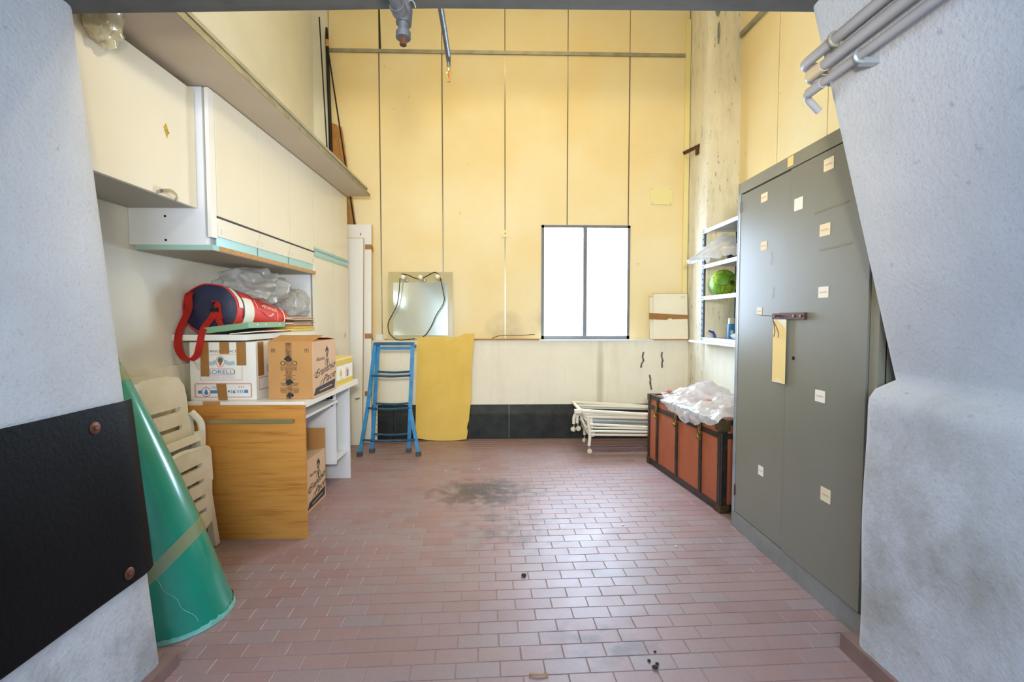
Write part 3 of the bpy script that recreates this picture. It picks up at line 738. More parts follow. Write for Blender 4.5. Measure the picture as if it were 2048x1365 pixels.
# ================================================================== desk, wooden front panel, boxes
t = thing('computer_desk', 'white melamine computer desk with a sliding tray, boxes on top', 'desk', (-1.38, 3.1, 0))
obj('desk_top', bx(-1.70, -1.062, 2.632, 3.625, .712, .747), M_white, t, bevel=.004)
obj('inner_panel', bx(-1.68, -1.122, 3.290, 3.310, .20, .712), M_cool, t, bevel=.001)
obj('side_panel', bx(-1.68, -1.122, 3.595, 3.615, 0, .712), M_cool, t, bevel=.001)
obj('shelf', bx(-1.68, -1.14, 3.310, 3.595, .20, .216), M_cool, t, bevel=.001)
obj('near_panel', bx(-1.68, -1.085, 2.640, 2.656, 0, .712), M_cool, t)
obj('back_panel', bx(-1.70, -1.685, 2.640, 3.615, .1, .712), M_cool, t)
obj('sliding_tray', bx(-1.66, -1.10, 2.672, 3.274, .632, .648), M_white, t, bevel=.001)
for z0 in (.655, .606):
    s = obj('slide_rail', bx(-1.60, -1.135, 3.276, 3.289, z0, z0+.024), M_blackm, t, bevel=.002)
    for x in (-1.150, -1.168): obj('rivet', lathe(B(), [(.004, 0), (.004, .002)], (x, 3.276, z0+.012), (0, -1, 0), 8), M_chrome, s)
t = thing('drawer_front', 'oak veneer appliance door with a long bar handle propped against the white desk', 'panel', (-1.36, 2.61, 0))
dd = obj('panel', bx(-1.684, -1.050, 2.598, 2.618, .0, .733), M_oak, t, bevel=.002)
hd = obj('handle', bx(-1.632, -1.098, 2.566, 2.576, .643, .664), M_handle, t, bevel=.002)
for x in (-1.62, -1.11): obj('handle_post', bx(x-.006, x+.006, 2.576, 2.598, .648, .659), M_handle, hd)
obj('top_batten', bx(-1.60, -1.515, 2.6185, 2.631, .69, .752), M_card, t, bevel=.001)

# wine box
def boxbody(name, m, t, x0, x1, y0, y1, z0, z1, bev=.003): return obj(name, bx(x0, x1, y0, y1, z0, z1), m, t, bevel=bev)
t = thing('cardboard_box', 'white wine box with red and blue print and brown tape strips on the desk', 'box', (-1.53, 2.85, .747))
x0, x1, y0, z0, z1 = -1.713, -1.352, 2.70, .748, 1.070
b1 = boxbody('carton', M_wbox, t, x0, x1, y0, 3.02, z0, z1)
F = lambda x, z: (x, y0, z)
u, v = (1, 0, 0), (0, 0, 1)
W_, H_ = x1-x0, z1-z0
def fr(a, b): return (x0+a*W_, y0, z0+b*H_)
for a, b, c0, c1 in ((.165, .29, .60-.19, 1.0), (.455, .60, .80, 1.0), (.71, .855, .60, 1.0), (.40, .54, 0, .28)):
    sl = .02*W_ if c1 < .5 else 0
    decal('tape_strip', [(a*W_-sl*-1, c0*H_), (b*W_+sl, c0*H_), (b*W_-0*sl, c1*H_), (a*W_-sl*.5, c1*H_)], M_tape, t, (x0, y0, z0), u, v, eps=.004, t=.0008)
dec = lambda nm, ol, m, eps=.001, holes=(): decal(nm, [(a*W_, b*H_) for a, b in ol], m, b1, (x0, y0, z0), u, v, eps, [[(a*W_, b*H_) for a, b in h] for h in holes])
def rr(a0, a1, b0, b1_, r=.02): return rrect(a0, a1, b0, b1_, r)
dec('printed_frame', rr(.15, .79, .345, .79, .01), M_pink, .0012, [rr(.157, .783, .352, .783, .008)])
dec('printed_frame', rr(.06, .93, .035, .29, .03), M_redp, .0012, [rr(.068, .922, .042, .283, .028)])
dec('printed_frame', rr(.075, .915, .055, .27, .03), M_pink, .0012, [rr(.08, .91, .06, .265, .028)])
dec('blue_stripe', [(.11, .11), (.87, .12), (.87, .175), (.11, .165)], M_blue, .0012)
dec('logo_disc', circ(.235, .14, .07, .085), M_wbox, .002)
dec('logo_ring', circ(.235, .14, .07, .085), M_redp, .003, [circ(.235, .14, .062, .074)])
dec('logo_flame', [(.20, .12), (.235, .20), (.27, .12), (.25, .09), (.22, .09)], M_blue, .003)
dec('crest_oval', circ(.46, .665, .065, .098), M_redp, .0022, [circ(.46, .665, .060, .090)])
dec('crest_vine', circ(.46, .69, .042, .052, 9), M_greenp, .0022)
dec('crest_grapes', [(.43, .65), (.46, .67), (.49, .65), (.46, .585)], M_redp, .003)
for s in (-1, 1): dec('crest_ribbon', [(.46+s*.07, .70), (.46+s*.14, .66), (.46+s*.20, .68), (.46+s*.23, .62), (.46+s*.15, .60), (.46+s*.07, .62)][::s], M_pale, .0012)
lettering('SORELLI', .030, M_blue, b1, fr(.475, .455), u, v, width=W_*.40, eps=.0016)
dec('printed_frame', rr(.26, .68, .43, .545, .05), M_redp, .0010, [rr(.266, .674, .438, .537, .045)])
lettering('TOSCANA CENTRALE', .018, M_pale, b1, fr(.46, .372), u, v, width=W_*.43)
lettering('Vini', .022, M_blue, b1, fr(.355, .195), u, v, shear=.3)
lettering('Sorelli', .046, M_wbox, b1, fr(.65, .115), u, v, width=W_*.33, eps=.0022, off=.001)
for a in (.735, .77, .80): dec('printed_dot', circ(a, .225, .008, .010, 8), M_redp)
lettering('TOSCANO BIANCO', .020, M_ink, b1, fr(.43, .825), u, v, width=W_*.62)
rot = lambda q, ang: (Vector((math.cos(ang), 0, math.sin(ang))), Vector((-math.sin(ang), 0, math.cos(ang))))
uu, vv = rot(0, R(-62))
for k in range(4): stroke('handwriting', [(i*.004, .0022*math.sin(i*2.1+k)) for i in range(16)], .0011, M_ink, b1, fr(.045+.028*k, .69-.015*k), uu, vv)
b1s = (x1, 2.70, z0)
decal('tape_strip', rrect(.02, .085, .13, H_, .002), M_tape, t, b1s, (0, 1, 0), v, eps=.003)
decal('printed_frame', rrect(.03, .24, .05, .12, .002), M_redp, b1, b1s, (0, 1, 0), v, holes=[rrect(.033, .237, .053, .117, .002)])
decal('printed_patch', rrect(.12, .20, .14, .19, .01), M_pale, b1, b1s, (0, 1, 0), v)
# brown oil box with open flap
def figure(par, o, u, v, s):
    """printed man with hat, collar and tie"""
    d = lambda nm, ol, eps=.0012, m=M_ink: decal(nm, [(a*s, b*s) for a, b in ol], m, par, o, u, v, eps)
    d('printed_hat', [(-.30, -.02), (-.32, .10), (-.22, .28), (-.06, .36), (0, .52), (.06, .36), (.20, .30), (.34, .12), (.30, -.08), (.20, -.18), (.18, .02), (0, .08), (-.18, .04)])
    d('printed_beard', [(-.17, .0), (-.13, -.05), (-.10, -.22), (0, -.30), (.10, -.22), (.13, -.05), (.17, .0), (.19, -.2), (.10, -.38), (0, -.42), (-.10, -.38), (-.19, -.2)])
    d('printed_eyes', [(-.10, -.02), (.10, -.02), (.10, -.05), (-.10, -.05)])
    d('printed_moustache', [(-.09, -.19), (0, -.15), (.09, -.19), (0, -.21)])
    d('printed_tie', [(-.05, -.62), (.05, -.62), (.03, -.70), (.07, -1.05), (0, -1.15), (-.07, -1.05), (-.03, -.70)])
    stroke('printed_jacket', [[(-.12*s, -.40*s), (-.16*s, -.55*s), (-.03*s, -1.1*s)], [(.12*s, -.40*s), (.16*s, -.55*s), (.03*s, -1.1*s)], [(-.16*s, -.52*s), (-.36*s, -.70*s), (-.42*s, -1.1*s)], [(.16*s, -.52*s), (.38*s, -.72*s), (.50*s, -1.15*s)]], .05*s, M_ink, par, o, u, v, .0012)
def oil_side(par, o, w, h):
    """print on the side facing the room"""
    U, V = (0, 1, 0), (0, 0, 1); o = Vector(o)
    P = lambda a, b: o+Vector((0, a*w, b*h))
    figure(par, P(.60, .78), U, V, h*.24)
    lettering('Vecchio', h*.10, M_ink, par, P(.30, .64), U, (0, .25, 1), shear=.5, width=w*.34)
    lettering('Frantoio', h*.20, M_ink, par, P(.52, .40), (0, 1, .12), (0, .1, 1), shear=.45, width=w*.86)
    lettering('Pace', h*.20, M_ink, par, P(.66, .235), (0, 1, .12), (0, .1, 1), shear=.45, width=w*.58)
    stroke('printed_flourish', [(w*(.42+.05*math.cos(q)-.02*i), h*(.26-.012*i+.03*math.sin(q))) for i, q in enumerate([R(90+k*24) for k in range(12)])], .004, M_ink, par, o, U, V)
    stroke('printed_flourish', [(w*(.16+.08*math.cos(q)), h*(.40+.05*math.sin(q))) for q in [R(60+k*24) for k in range(12)]], .004, M_ink, par, o, U, V)
    d = decal('printed_banner', [(w*.03, h*.045), (w*.92, h*.045), (w*.96, h*.22), (w*.12, h*.165)], M_ink, par, o, U, V)
    stroke('printed_line', [(w*.25, h*.10), (w*.80, h*.125)], .006, M_card2, par, o, U, V, .0022)
t = thing('cardboard_box', 'brown olive oil box with one flap raised, standing on the desk corner', 'box', (-1.17, 2.92, .747))
x0, x1, y0, y1, z0, z1 = -1.296, -1.052, 2.722, 3.106, .748, 1.072
b2 = boxbody('carton', M_card, t, x0, x1, y0, y1, z0, z1, .002)
obj('side_face', bx(x1, x1+.0016, y0+.002, y1-.002, z0+.002, z1-.001), M_card2, t)
obj('flap', hexa(B(), [(x0, y0, z1), (x1, y0, z1), (x1, y0+.004, z1), (x0, y0+.004, z1), (x0+.03, y0+.10, z1+.034), (x1+.03, y0+.10, z1+.034), (x1+.03, y0+.104, z1+.032), (x0+.03, y0+.104, z1+.032)]), M_card, t)
obj('flap', hexa(B(), [(x0, y1-.004, z1), (x1, y1-.004, z1), (x1, y1, z1), (x0, y1, z1), (x0, y1-.12, z1+.012), (x1, y1-.12, z1+.012), (x1, y1-.116, z1+.016), (x0, y1-.116, z1+.016)]), M_card2, t)
oil_side(b2, (x1+.0018, y0, z0), y1-y0, z1-z0)
W2, H2 = x1-x0, z1-z0
q = lambda a, b: (x0+a*W2, y0, z0+b*H2)
lettering('O', .038, M_ink, b2, q(.335, .585), u, v); lettering('O', .038, M_ink, b2, q(.605, .585), u, v)
lettering('EXTRA VERGINE', .012, M_ink, b2, q(.47, .545), u, v, width=W2*.37)
lettering("D'OLIVA", .022, M_ink, b2, q(.47, .495), u, v, width=W2*.37)
lettering('100%', .016, M_ink, b2, q(.48, .37), u, v, shear=.2)
for zz, ww in ((.412, .16), (.345, .18), (.275, .40), (.255, .36), (.235, .30), (.19, .42), (.17, .44), (.15, .40), (.13, .42), (.11, .36)):
    for s in (-1, 1): stroke('printed_line', [(W2*(.48+s*.08), H2*zz), (W2*(.48+s*(.08+ww*.32)), H2*zz)][::s], .0022, M_ink, b2, (x0, y0, z0), u, v)
M_tapec = mat('printed_clear_tape', (176, 128, 78), .25, vcol=(110, 80, 54), vscale=30)
decal('tape_strip', rrect(W2*.40, W2*.54, .0, H2*.98, .001), M_tapec, t, (x0, y0, z0), u, v, .003)
for zz in (.70, .29, .06):
    decal('printed_olive', ragged(W2*.47, H2*zz, .017, .017, 12, .8, zz*9), M_ink, b2, (x0, y0, z0), u, v, .005)
    decal('printed_olive', circ(W2*(.39 if zz > .5 else .55), H2*zz, .005, .007, 10), M_ink, b2, (x0, y0, z0), u, v, .005)
for a in (.12, .88):
    decal('printed_symbol', rrect(W2*(a-.045), W2*(a+.045), H2*.815, H2*.875, .001), M_ink, b2, (x0, y0, z0), u, v, holes=[rrect(W2*(a-.038), W2*(a+.038), H2*.82, H2*.87, .001)])
    if a < .5:
        for s in (-.014, .014): decal('printed_symbol', rrect(W2*(a+s-.008), W2*(a+s+.008), H2*.83, H2*.862, .0005), M_ink, b2, (x0, y0, z0), u, v)
    else: decal('printed_symbol', [(W2*(a-.018), H2*.862), (W2*(a+.018), H2*.862), (W2*(a+.006), H2*.843), (W2*(a+.006), H2*.828), (W2*(a-.006), H2*.828), (W2*(a-.006), H2*.843)][::-1], M_ink, b2, (x0, y0, z0), u, v)
# white and yellow box
t = thing('cardboard_box', 'white box with yellow bands and a yellow drop print behind the oil box', 'box', (-1.20, 3.39, .747))
b3 = boxbody('carton', M_wbox, t, -1.33, -1.082, 3.215, 3.560, .748, .925)
o3, U, V = (-1.082, 3.215, .748), (0, 1, 0), (0, 0, 1)
decal('yellow_band', rrect(.0, .345, .0, .034, .001), M_yelp, b3, o3, U, V); decal('yellow_band', rrect(.0, .345, .132, .170, .001), M_yelp, b3, o3, U, V)
decal('printed_drop', [(.085, .108), (.105, .085), (.108, .068), (.098, .055), (.078, .055), (.066, .068), (.068, .085)], M_yelp, b3, o3, U, V)
stroke('printed_line', [(.05, .045), (.125, .045)], .004, M_yelp, b3, o3, U, V)
for a, m, h in ((.19, M_card2, .10), (.215, M_redp, .11), (.235, M_ink, .09), (.255, M_card2, .10)): decal('printed_bottle', rrect(a-.006, a+.006, .042, h, .003), m, b3, o3, U, V)
obj('lid', bx(-1.332, -1.080, 3.213, 3.562, .922, .930), mat('pale_yellow_card', (236, 214, 128), .7), t, bevel=.002)
# box under the desk
t = thing('cardboard_box', 'open brown olive oil box with a raised back flap on the floor under the desk', 'box', (-1.32, 3.10, 0))
x0, x1, y0, y1, z1 = -1.46, -1.180, 2.930, 3.250, .328
b4 = obj('carton', bx(x0, x1, y0, y1, .0, z1), M_card2, t, bevel=.002)
obj('flap', hexa(B(), [(x0, y1-.005, z1), (x1, y1-.005, z1), (x1, y1, z1), (x0, y1, z1), (x0, y1+.012, z1+.13), (x1-.004, y1+.012, z1+.13), (x1-.004, y1+.017, z1+.13), (x0, y1+.017, z1+.13)]), M_card, t)
obj('flap', hexa(B(), [(x0+.03, y0, z1), (x1-.01, y0, z1), (x1-.01, y0+.004, z1), (x0+.03, y0+.004, z1), (x0+.02, y0+.10, z1+.05), (x1-.10, y0+.16, z1+.05), (x1-.10, y0+.164, z1+.052), (x0+.02, y0+.104, z1+.052)]), M_card, t)
oil_side(b4, (x1+.0006, y0, 0), y1-y0, z1)

# ================================================================== folding chairs, cone, rubber pad
def folding_chair(loc, label, rx):
    """folded flat, facing +X, leaning back on the wall; local x = front, y = across"""
    t = thing('folding_chair', label, 'chair', loc, rot=(0, R(rx), 0), group='folded garden chairs')
    w = .196
    ol = [(-w+.02, .50), (w-.02, .50)] + [(w, .60), (w, .80), (w-.012, .86), (w-.05, .905), (w-.12, .92)] + [(-w+.12, .92), (-w+.05, .905), (-w+.012, .86), (-w, .80), (-w, .60)]
    slots = [[(-w+.06, z), (w-.06, z), (w-.055, z+.022), (-w+.055, z+.022)] for z in (.56, .645, .735)]
    bm = plate(ol, slots, .014, (-.05, 0, 0), (0, 1, 0), (0, 0, 1)); obj('backrest', bm, M_plastic, t, local=True, bevel=.003)
    ol = [(-w+.03, .16), (-w+.09, .135), (w-.09, .135), (w-.03, .16), (w, .36), (w+.012, .50), (w, .535), (w-.04, .548), (-w+.04, .548), (-w, .535), (-w-.012, .50), (-w, .36)]
    slots = [[(-w+.07, z), (w-.07, z), (w-.066, z+.020), (-w+.066, z+.020)] for z in (.22, .29, .37, .45)]
    bm = plate(ol, slots, .024, (.030, 0, 0), (0, 1, 0), (0, 0, 1)); obj('seat', bm, M_plastic, t, local=True, bevel=.006)
    obj('seat_rim', tube(B(), fillet([(.042, w+.005, .36), (.042, w+.012, .53), (.042, 0, .552), (.042, -w-.012, .53), (.042, -w-.005, .36)], .03), .013, 8), M_plastic, t, local=True, smooth=True)
    for s in (-1, 1):
        obj('leg', hexa(B(), [(.0, s*(w+.018), .0), (.030, s*(w+.018), .0), (.030, s*(w+.056), .0), (.0, s*(w+.056), .0), (.0, s*(w-.03), .62), (.028, s*(w-.03), .62), (.028, s*(w+.0), .62), (.0, s*(w+.0), .62)]), M_plastic, t, local=True, bevel=.004)
        obj('leg', hexa(B(), [(-.035, s*(w-.03), .02), (-.008, s*(w-.03), .02), (-.008, s*(w+.01), .02), (-.035, s*(w+.01), .02), (-.055, s*(w+.0), .70), (-.033, s*(w+.0), .70), (-.033, s*(w+.03), .70), (-.055, s*(w+.03), .70)]), M_plastic, t, local=True, bevel=.004)
        bm = tube(B(), fillet([(-.02, s*(w+.02), .40), (.0, s*(w+.035), .55), (.005, s*(w+.035), .66), (-.03, s*(w+.012), .72)], .03), [.018]*0 or .017, 8); obj('armrest', bm, M_plastic, t, local=True, smooth=True)
    obj('crossbar', bx(-.030, .0, -w, w, .10, .125), M_plastic, t, local=True, bevel=.004)
    obj('crossbar', hexa(B(), [(-.02, -w, .575), (.030, -w, .575), (.030, w, .575), (-.02, w, .575), (-.02, -w, .60), (.022, -w, .615), (.022, w, .615), (-.02, w, .60)]), M_plastic, t, local=True, bevel=.004)
    return t
folding_chair((-1.520, 2.300, .003), 'cream plastic folding garden chair behind the green cone, nearer the passage', -3.5)
folding_chair((-1.655, 2.335, .003), 'cream plastic folding garden chair squeezed between another chair and the wall', -1.5)
# rolled green sheet
A, Bp = Vector((-1.310, 1.930, 0)), Vector((-1.580, 1.91, 1.17))
ax = (Bp-A).normalized()
def cone(tt, th, out=0):
    c = A.lerp(Bp, tt); r = .205*(1-tt)+.022*tt+.024*math.sin(math.pi*min(1, max(0, tt)))+out
    p = c+Vector((math.cos(th)*r, math.sin(th)*r, 0))
    return p
t = thing('rolled_sheet', 'tall cone of rolled green plastic sheet taped together beside the leaning pier', 'rolled sheet', (-1.31, 1.935, 0))
bm = B(); NU, NV = 72, 24
def conef(u, v):
    th = 2*math.pi*u; p = cone(v, th)
    if v == 0: p.z = .006+.010*abs(noise.noise(Vector((u*40, 0, 1))))
    return p
grid(bm, NU, NV, conef, close_u=True)
obj('sheet', bm, M_sheetgreen, t, smooth=True)
bm = B(); grid(bm, 110, 2, lambda u, v: cone(v*(.012+.016*abs(noise.noise(Vector((u*70, 2, 0))))+.002), 2*math.pi*u, .0035)+Vector((0, 0, .002)), close_u=True)
obj('frayed_edge', bm, M_fray, t)
def band(name, t0, wd, k, ph, out, m, nv=3):
    bm = B(); grid(bm, 64, nv, lambda u, v: cone(t0+wd*v+k*math.cos(2*math.pi*u-ph), 2*math.pi*u, out), close_u=True); return obj(name, bm, m, t, smooth=True)
band('tape_band', .165, .045, .115, R(12), .003, M_tapeclear)
band('tape_band', .80, .05, .02, 0, .003, M_tapeclear); band('tape_band', .86, .02, .03, 1, .003, M_tapeclear)
bm = B(); P = [cone(.215-.01*k, R(-62+1.6*k+1.6*math.sin(k*.9)), .002) for k in range(19)]
tube(bm, P, .0012, 4); obj('seam_scratch', bm, M_fray, t)
# rubber pad
t = thing('rubber_pad', 'black rubber bumper pad bolted to the leaning white pier', 'bumper', (-1.2, .8, .33))
bm = B()
def padf(u, v):
    z = .365+(.935-.365)*v; y = .30+1.325*u
    x = XfL(z)+.014
    if u > .94: k = (u-.94)/.06; x -= .018*k*k
    return Vector((x+.003*noise.noise(Vector((y*4, z*4, 0))), y, z+.006*noise.noise(Vector((y*2, 0, 4)))))
grid(bm, 40, 14, padf); solidify(bm, .012); obj('pad', bm, M_rubber, t, smooth=True)
for y, z in ((1.447, .875), (1.500, .402)):
    x = XfL(z)+.014
    bo = obj('bolt', lathe(B(), [(.019, 0), (.019, .003), (.017, .0045)], (x-.001, y, z), (1, 0, .09), 18), M_bolt, t, smooth=True)
    obj('bolt_head', lathe(B(), [(.008, .004), (.008, .008), (.006, .010)], (x-.001, y, z), (1, 0, .09), 6), M_bolt, bo)

# ================================================================== BACK WALL
# leaning white boards with brown edges
def leaning(name, label, x0, x1, yb, yt, z1, m, edge, cat='board', grp=None, th=.018):
    t = thing(name, label, cat, ((x0+x1)/2, yb, 0), group=grp)
    obj('board', hexa(B(), [(x0, yb, 0), (x1, yb, 0), (x1, yb+th, 0), (x0, yb+th, 0), (x0, yt, z1), (x1, yt, z1), (x1, yt+th, z1), (x0, yt+th, z1)]), m, t, bevel=.001)
    obj('edge_strip', hexa(B(), [(x1, yb, 0), (x1+.003, yb, 0), (x1+.003, yb+th, 0), (x1, yb+th, 0), (x1, yt, z1), (x1+.003, yt, z1), (x1+.003, yt+th, z1), (x1, yt+th, z1)]), edge, t)
    return t
tb = leaning('leaning_board', 'narrow white board with a metal loop handle leaning in front of a taller board', -1.72, -1.302, 4.550, 4.690, 1.972, M_white, M_rawwood)
obj('edge_strip', bx(-1.72, -1.30, 4.690, 4.708, 1.972, 1.976), M_rawwood, tb)
obj('handle', tube(B(), bez([(-1.372, 4.578, .440), (-1.345, 4.540, .448), (-1.318, 4.545, .452), (-1.330, 4.560, .440), (-1.365, 4.578, .430)], 4), .004, 6), M_chrome, tb)
ta = leaning('leaning_board', 'tall white board with brown taped edge leaning behind a shorter board', -1.70, -1.236, 4.622, 4.745, 2.115, M_white, M_rawwood)
for z, k in ((1.875, .9), (1.012, .47), (.455, .2)):
    y = 4.622+(4.745-4.622)*z/2.115
    obj('tape_strip', bx(-1.296, -1.228, y-.006, y-.001, z-.002, z+.045), M_tape, ta, bevel=.001)
    if k > .8: obj('tape_end', hexa(B(), [(-1.230, y-.012, z-.02), (-1.212, y-.02, z-.025), (-1.212, y-.018, z-.025), (-1.230, y-.010, z-.02), (-1.230, y-.006, z+.04), (-1.220, y-.012, z+.03), (-1.220, y-.010, z+.03), (-1.230, y-.004, z+.04)]), M_tape, ta)
decal('screw_hole', circ(-1.34, 2.02, .004, .012, 10), M_hole, ta, (0, 4.737, 0), (1, 0, 0), (0, 0, 1))
# perforated strip beside the ladder
t = thing('perforated_strip', 'white perforated metal strip standing behind the blue stepladder', 'metal strip', (-1.21, 4.70, 0))
so = obj('strip', hexa(B(), [(-1.222, 4.70, 0), (-1.196, 4.70, 0), (-1.196, 4.704, 0), (-1.222, 4.704, 0), (-1.216, 4.776, .935), (-1.196, 4.776, .935), (-1.196, 4.780, .93), (-1.216, 4.780, .935)]), M_bed, t)
for k in range(18):
    z = .06+k*.048; obj('hole', lathe(B(), [(.0035, 0), (.0035, .0015)], (-1.207, 4.6995+.0813*z, z), (0, -1, 0), 8), M_hole, so)
# rods and battens in the corner
def rod(name, label, p0, p1, r, m, cat='rod', grp=None):
    return tag(obj(name, tube(B(), [p0, p1], r, 10), m, smooth=True), label, cat, grp)
rod('thin_rod', 'thin dark rod leaning into the far left corner, its tip reaching highest', (-1.585, 4.776, .99), (-1.712, 4.770, 4.08), .006, M_blackm)
rod('thin_rod', 'thin dark rod leaning in the corner across the brown battens', (-1.262, 4.800, .99), (-1.638, 4.772, 3.80), .007, M_blackm)
t = thing('black_pole', 'thick black pole with a pale band near its tip leaning in the far left corner', 'pole', (-1.60, 4.785, .99))
obj('shaft', tube(B(), [(-1.600, 4.802, .99), (-1.652, 4.800, 3.82)], .017, 12), M_blackm, t, smooth=True)
obj('band', tube(B(), [(-1.652, 4.80, 3.82), (-1.6535, 4.80, 3.885)], .0175, 12), M_rawwood, t, smooth=True)
obj('tip', tube(B(), [(-1.6535, 4.80, 3.885), (-1.655, 4.80, 4.0)], [.0165, .010], 12), M_blackm, t, smooth=True)
for x, wd, zt, lab in ((-1.624, .036, 3.12, 'wide brown plywood batten leaning in the corner beside the black pole'), (-1.558, .022, 3.095, 'narrow brown plywood batten leaning in the corner beside the thin rod')):
    xb = x+.275
    o = tag(obj('wooden_batten', hexa(B(), [(xb-wd, 4.830, .988), (xb+wd, 4.830, .988), (xb+wd, 4.842, .988), (xb-wd, 4.842, .988), (x-wd, 4.830, zt), (x+wd, 4.830, zt-.02), (x+wd, 4.842, zt-.02), (x-wd, 4.842, zt)]), M_bwood), lab, 'batten')
# stepladder
t = thing('step_ladder', 'folded blue steel stepladder with rubber feet standing before the dado', 'ladder', (-.95, 4.22, 0))
FL = [(-1.098, 4.285, .985), (-1.158, 4.225, .413), (-1.218, 4.178, .02)]; FR = [(-.768, 4.285, .985), (-.785, 4.225, .413), (-.706, 4.170, .02)]
RL = [(-1.082, 4.325, .965), (-1.140, 4.285, .02)]; RR = [(-.775, 4.325, .965), (-.812, 4.285, .02)]
def bar(bm, pts, a, b):
    """flat-sided bar along the points, a across, b deep"""
    V = []
    for p in pts: V.append([bm.verts.new(Vector(p)+Vector((dx*a, dy*b, 0))) for dx, dy in ((-.5, -.5), (.5, -.5), (.5, .5), (-.5, .5))])
    for q, s in zip(V, V[1:]):
        for k in range(4): bm.faces.new((q[k], q[(k+1) % 4], s[(k+1) % 4], s[k]))
    bm.faces.new(V[0][::-1]); bm.faces.new(V[-1]); return bm
for nm, P in (('front_leg', FL), ('front_leg', FR), ('rear_leg', RL), ('rear_leg', RR)):
    lg = obj(nm, bar(B(), P, .030, .018), M_ladder, t, bevel=.003)
    p = P[-1]; obj('rubber_foot', bx(p[0]-.022, p[0]+.022, p[1]-.018, p[1]+.018, 0, .036), M_foot, lg, bevel=.006)
def at(P, z):
    for a, b in zip(P, P[1:]):
        if a[2] >= z >= b[2]:
            k = (a[2]-z)/(a[2]-b[2]); return Vector(a).lerp(Vector(b), k)
for z in (.700, .415, .140):
    for PL, PR, dz, y in ((FL, FR, 0, -.006), (RL, RR, .028, .0)):
        a, b = at(PL, z+dz), at(PR, z+dz); m = (a+b)/2+Vector((0, 0, -.010)); dv = Vector((0, y, 0))
        rg = obj('rung', tube(B(), bez([a+dv, m+dv, b+dv], 6), .010, 8), M_ladd, t, smooth=True)
        for q in (a, b): obj('rung_bolt', lathe(B(), [(.008, 0), (.008, .006), (.004, .008)], q+Vector((0, -.010, 0)), (0, -1, 0), 8), M_ladder, rg)
obj('top_step', bx(-1.105, -.760, 4.262, 4.345, .965, .990), M_ladd, t, bevel=.005)
obj('top_bar', bx(-1.085, -.772, 4.285, 4.305, .925, .948), M_ladder, t, bevel=.004)
obj('hinge', lathe(B(), [(.014, -.01), (.014, .012)], (-.752, 4.31, .955), (1, 0, 0), 12), M_galvd, t)
# foam sheet
ol = [(-.798, 1.014), (-.69, 1.026), (-.578, 1.029), (-.456, 1.014), (-.39, 1.03), (-.334, 1.053), (-.245, 1.053), (-.251, .945), (-.271, .698), (-.277, .401), (-.298, .201), (-.318, .127), (-.308, .091), (-.322, .015), (-.45, .004), (-.585, .003), (-.70, .010), (-.821, .030), (-.811, .601)][::-1]
bm = plate(ol, t=.03, o=(0, 4.750, 0))
bmesh.ops.subdivide_edges(bm, edges=bm.edges, cuts=2, use_grid_fill=True)
for v in bm.verts: v.co.y += -.030*(1-v.co.z)+.012*noise.noise(Vector((v.co.x*5, 0, v.co.z*4)))-.01
o = tag(obj('foam_sheet', bm, M_foam, smooth=True), 'yellow foam rubber sheet leaning against the dado beside the stepladder', 'foam sheet')
# mirror with three lamps
t = thing('mirror', 'square mirror on a beige board with three small lamps standing on the ledge', 'mirror', (-.78, 4.79, .986))
def lean(bm, y0=4.800, k=.045):
    for v in bm.verts: v.co.y += (v.co.z-.986)*k
    return bm
obj('backing_board', lean(bx(-1.100, -.462, 4.800, 4.806, .990, 1.665)), M_smoke, t, bevel=.001)
obj('mirror_glass', lean(bx(-1.050, -.512, 4.796, 4.800, 1.035, 1.560)), M_mirror, t)
for (xb, zb), (xl, zl) in zip(((-.917, 1.584), (-.745, 1.585), (-.582, 1.590)), ((-.937, 1.609), (-.770, 1.609), (-.602, 1.614))):
    y0 = 4.800+(zb-.986)*.045; p0 = Vector((xb, y0, zb)); p1 = Vector((xl, 4.700, zl)); d = (p1-p0)
    lm = obj('lamp_holder', tube(B(), [p0, p0+d*.25, p0+d*.26, p0+d*.72], [.020, .020, .017, .017], 14), M_chrome, t, smooth=True)
    obj('bulb', lathe(B(), [(.010, -.012), (.019, -.004), (.024, .010), (.023, .024), (.016, .035), (.006, .040)], p0+d*.72, d, 16), M_opal, lm, smooth=True, angle=80)
cab1 = [(-.966, 4.74, 1.595), (-.982, 4.75, 1.435), (-1.003, 4.75, 1.327), (-1.043, 4.75, 1.249), (-1.088, 4.76, 1.166), (-1.093, 4.775, 1.092), (-1.07, 4.785, 1.035), (-1.007, 4.775, .993), (-.924, 4.78, .993), (-.836, 4.785, 1.004)]
cab2 = [(-.951, 4.74, 1.639), (-.893, 4.75, 1.629), (-.796, 4.75, 1.591), (-.733, 4.75, 1.606), (-.649, 4.75, 1.65), (-.611, 4.75, 1.65), (-.577, 4.75, 1.606), (-.544, 4.76, 1.435), (-.539, 4.76, 1.386), (-.559, 4.76, 1.328), (-.618, 4.76, 1.239), (-.668, 4.77, 1.131), (-.718, 4.775, 1.053), (-.752, 4.78, 1.023)]
for c_ in (cab1, cab2): obj('cable', tube(B(), bez(c_, 5), .0045, 6), M_cable, t, smooth=True)
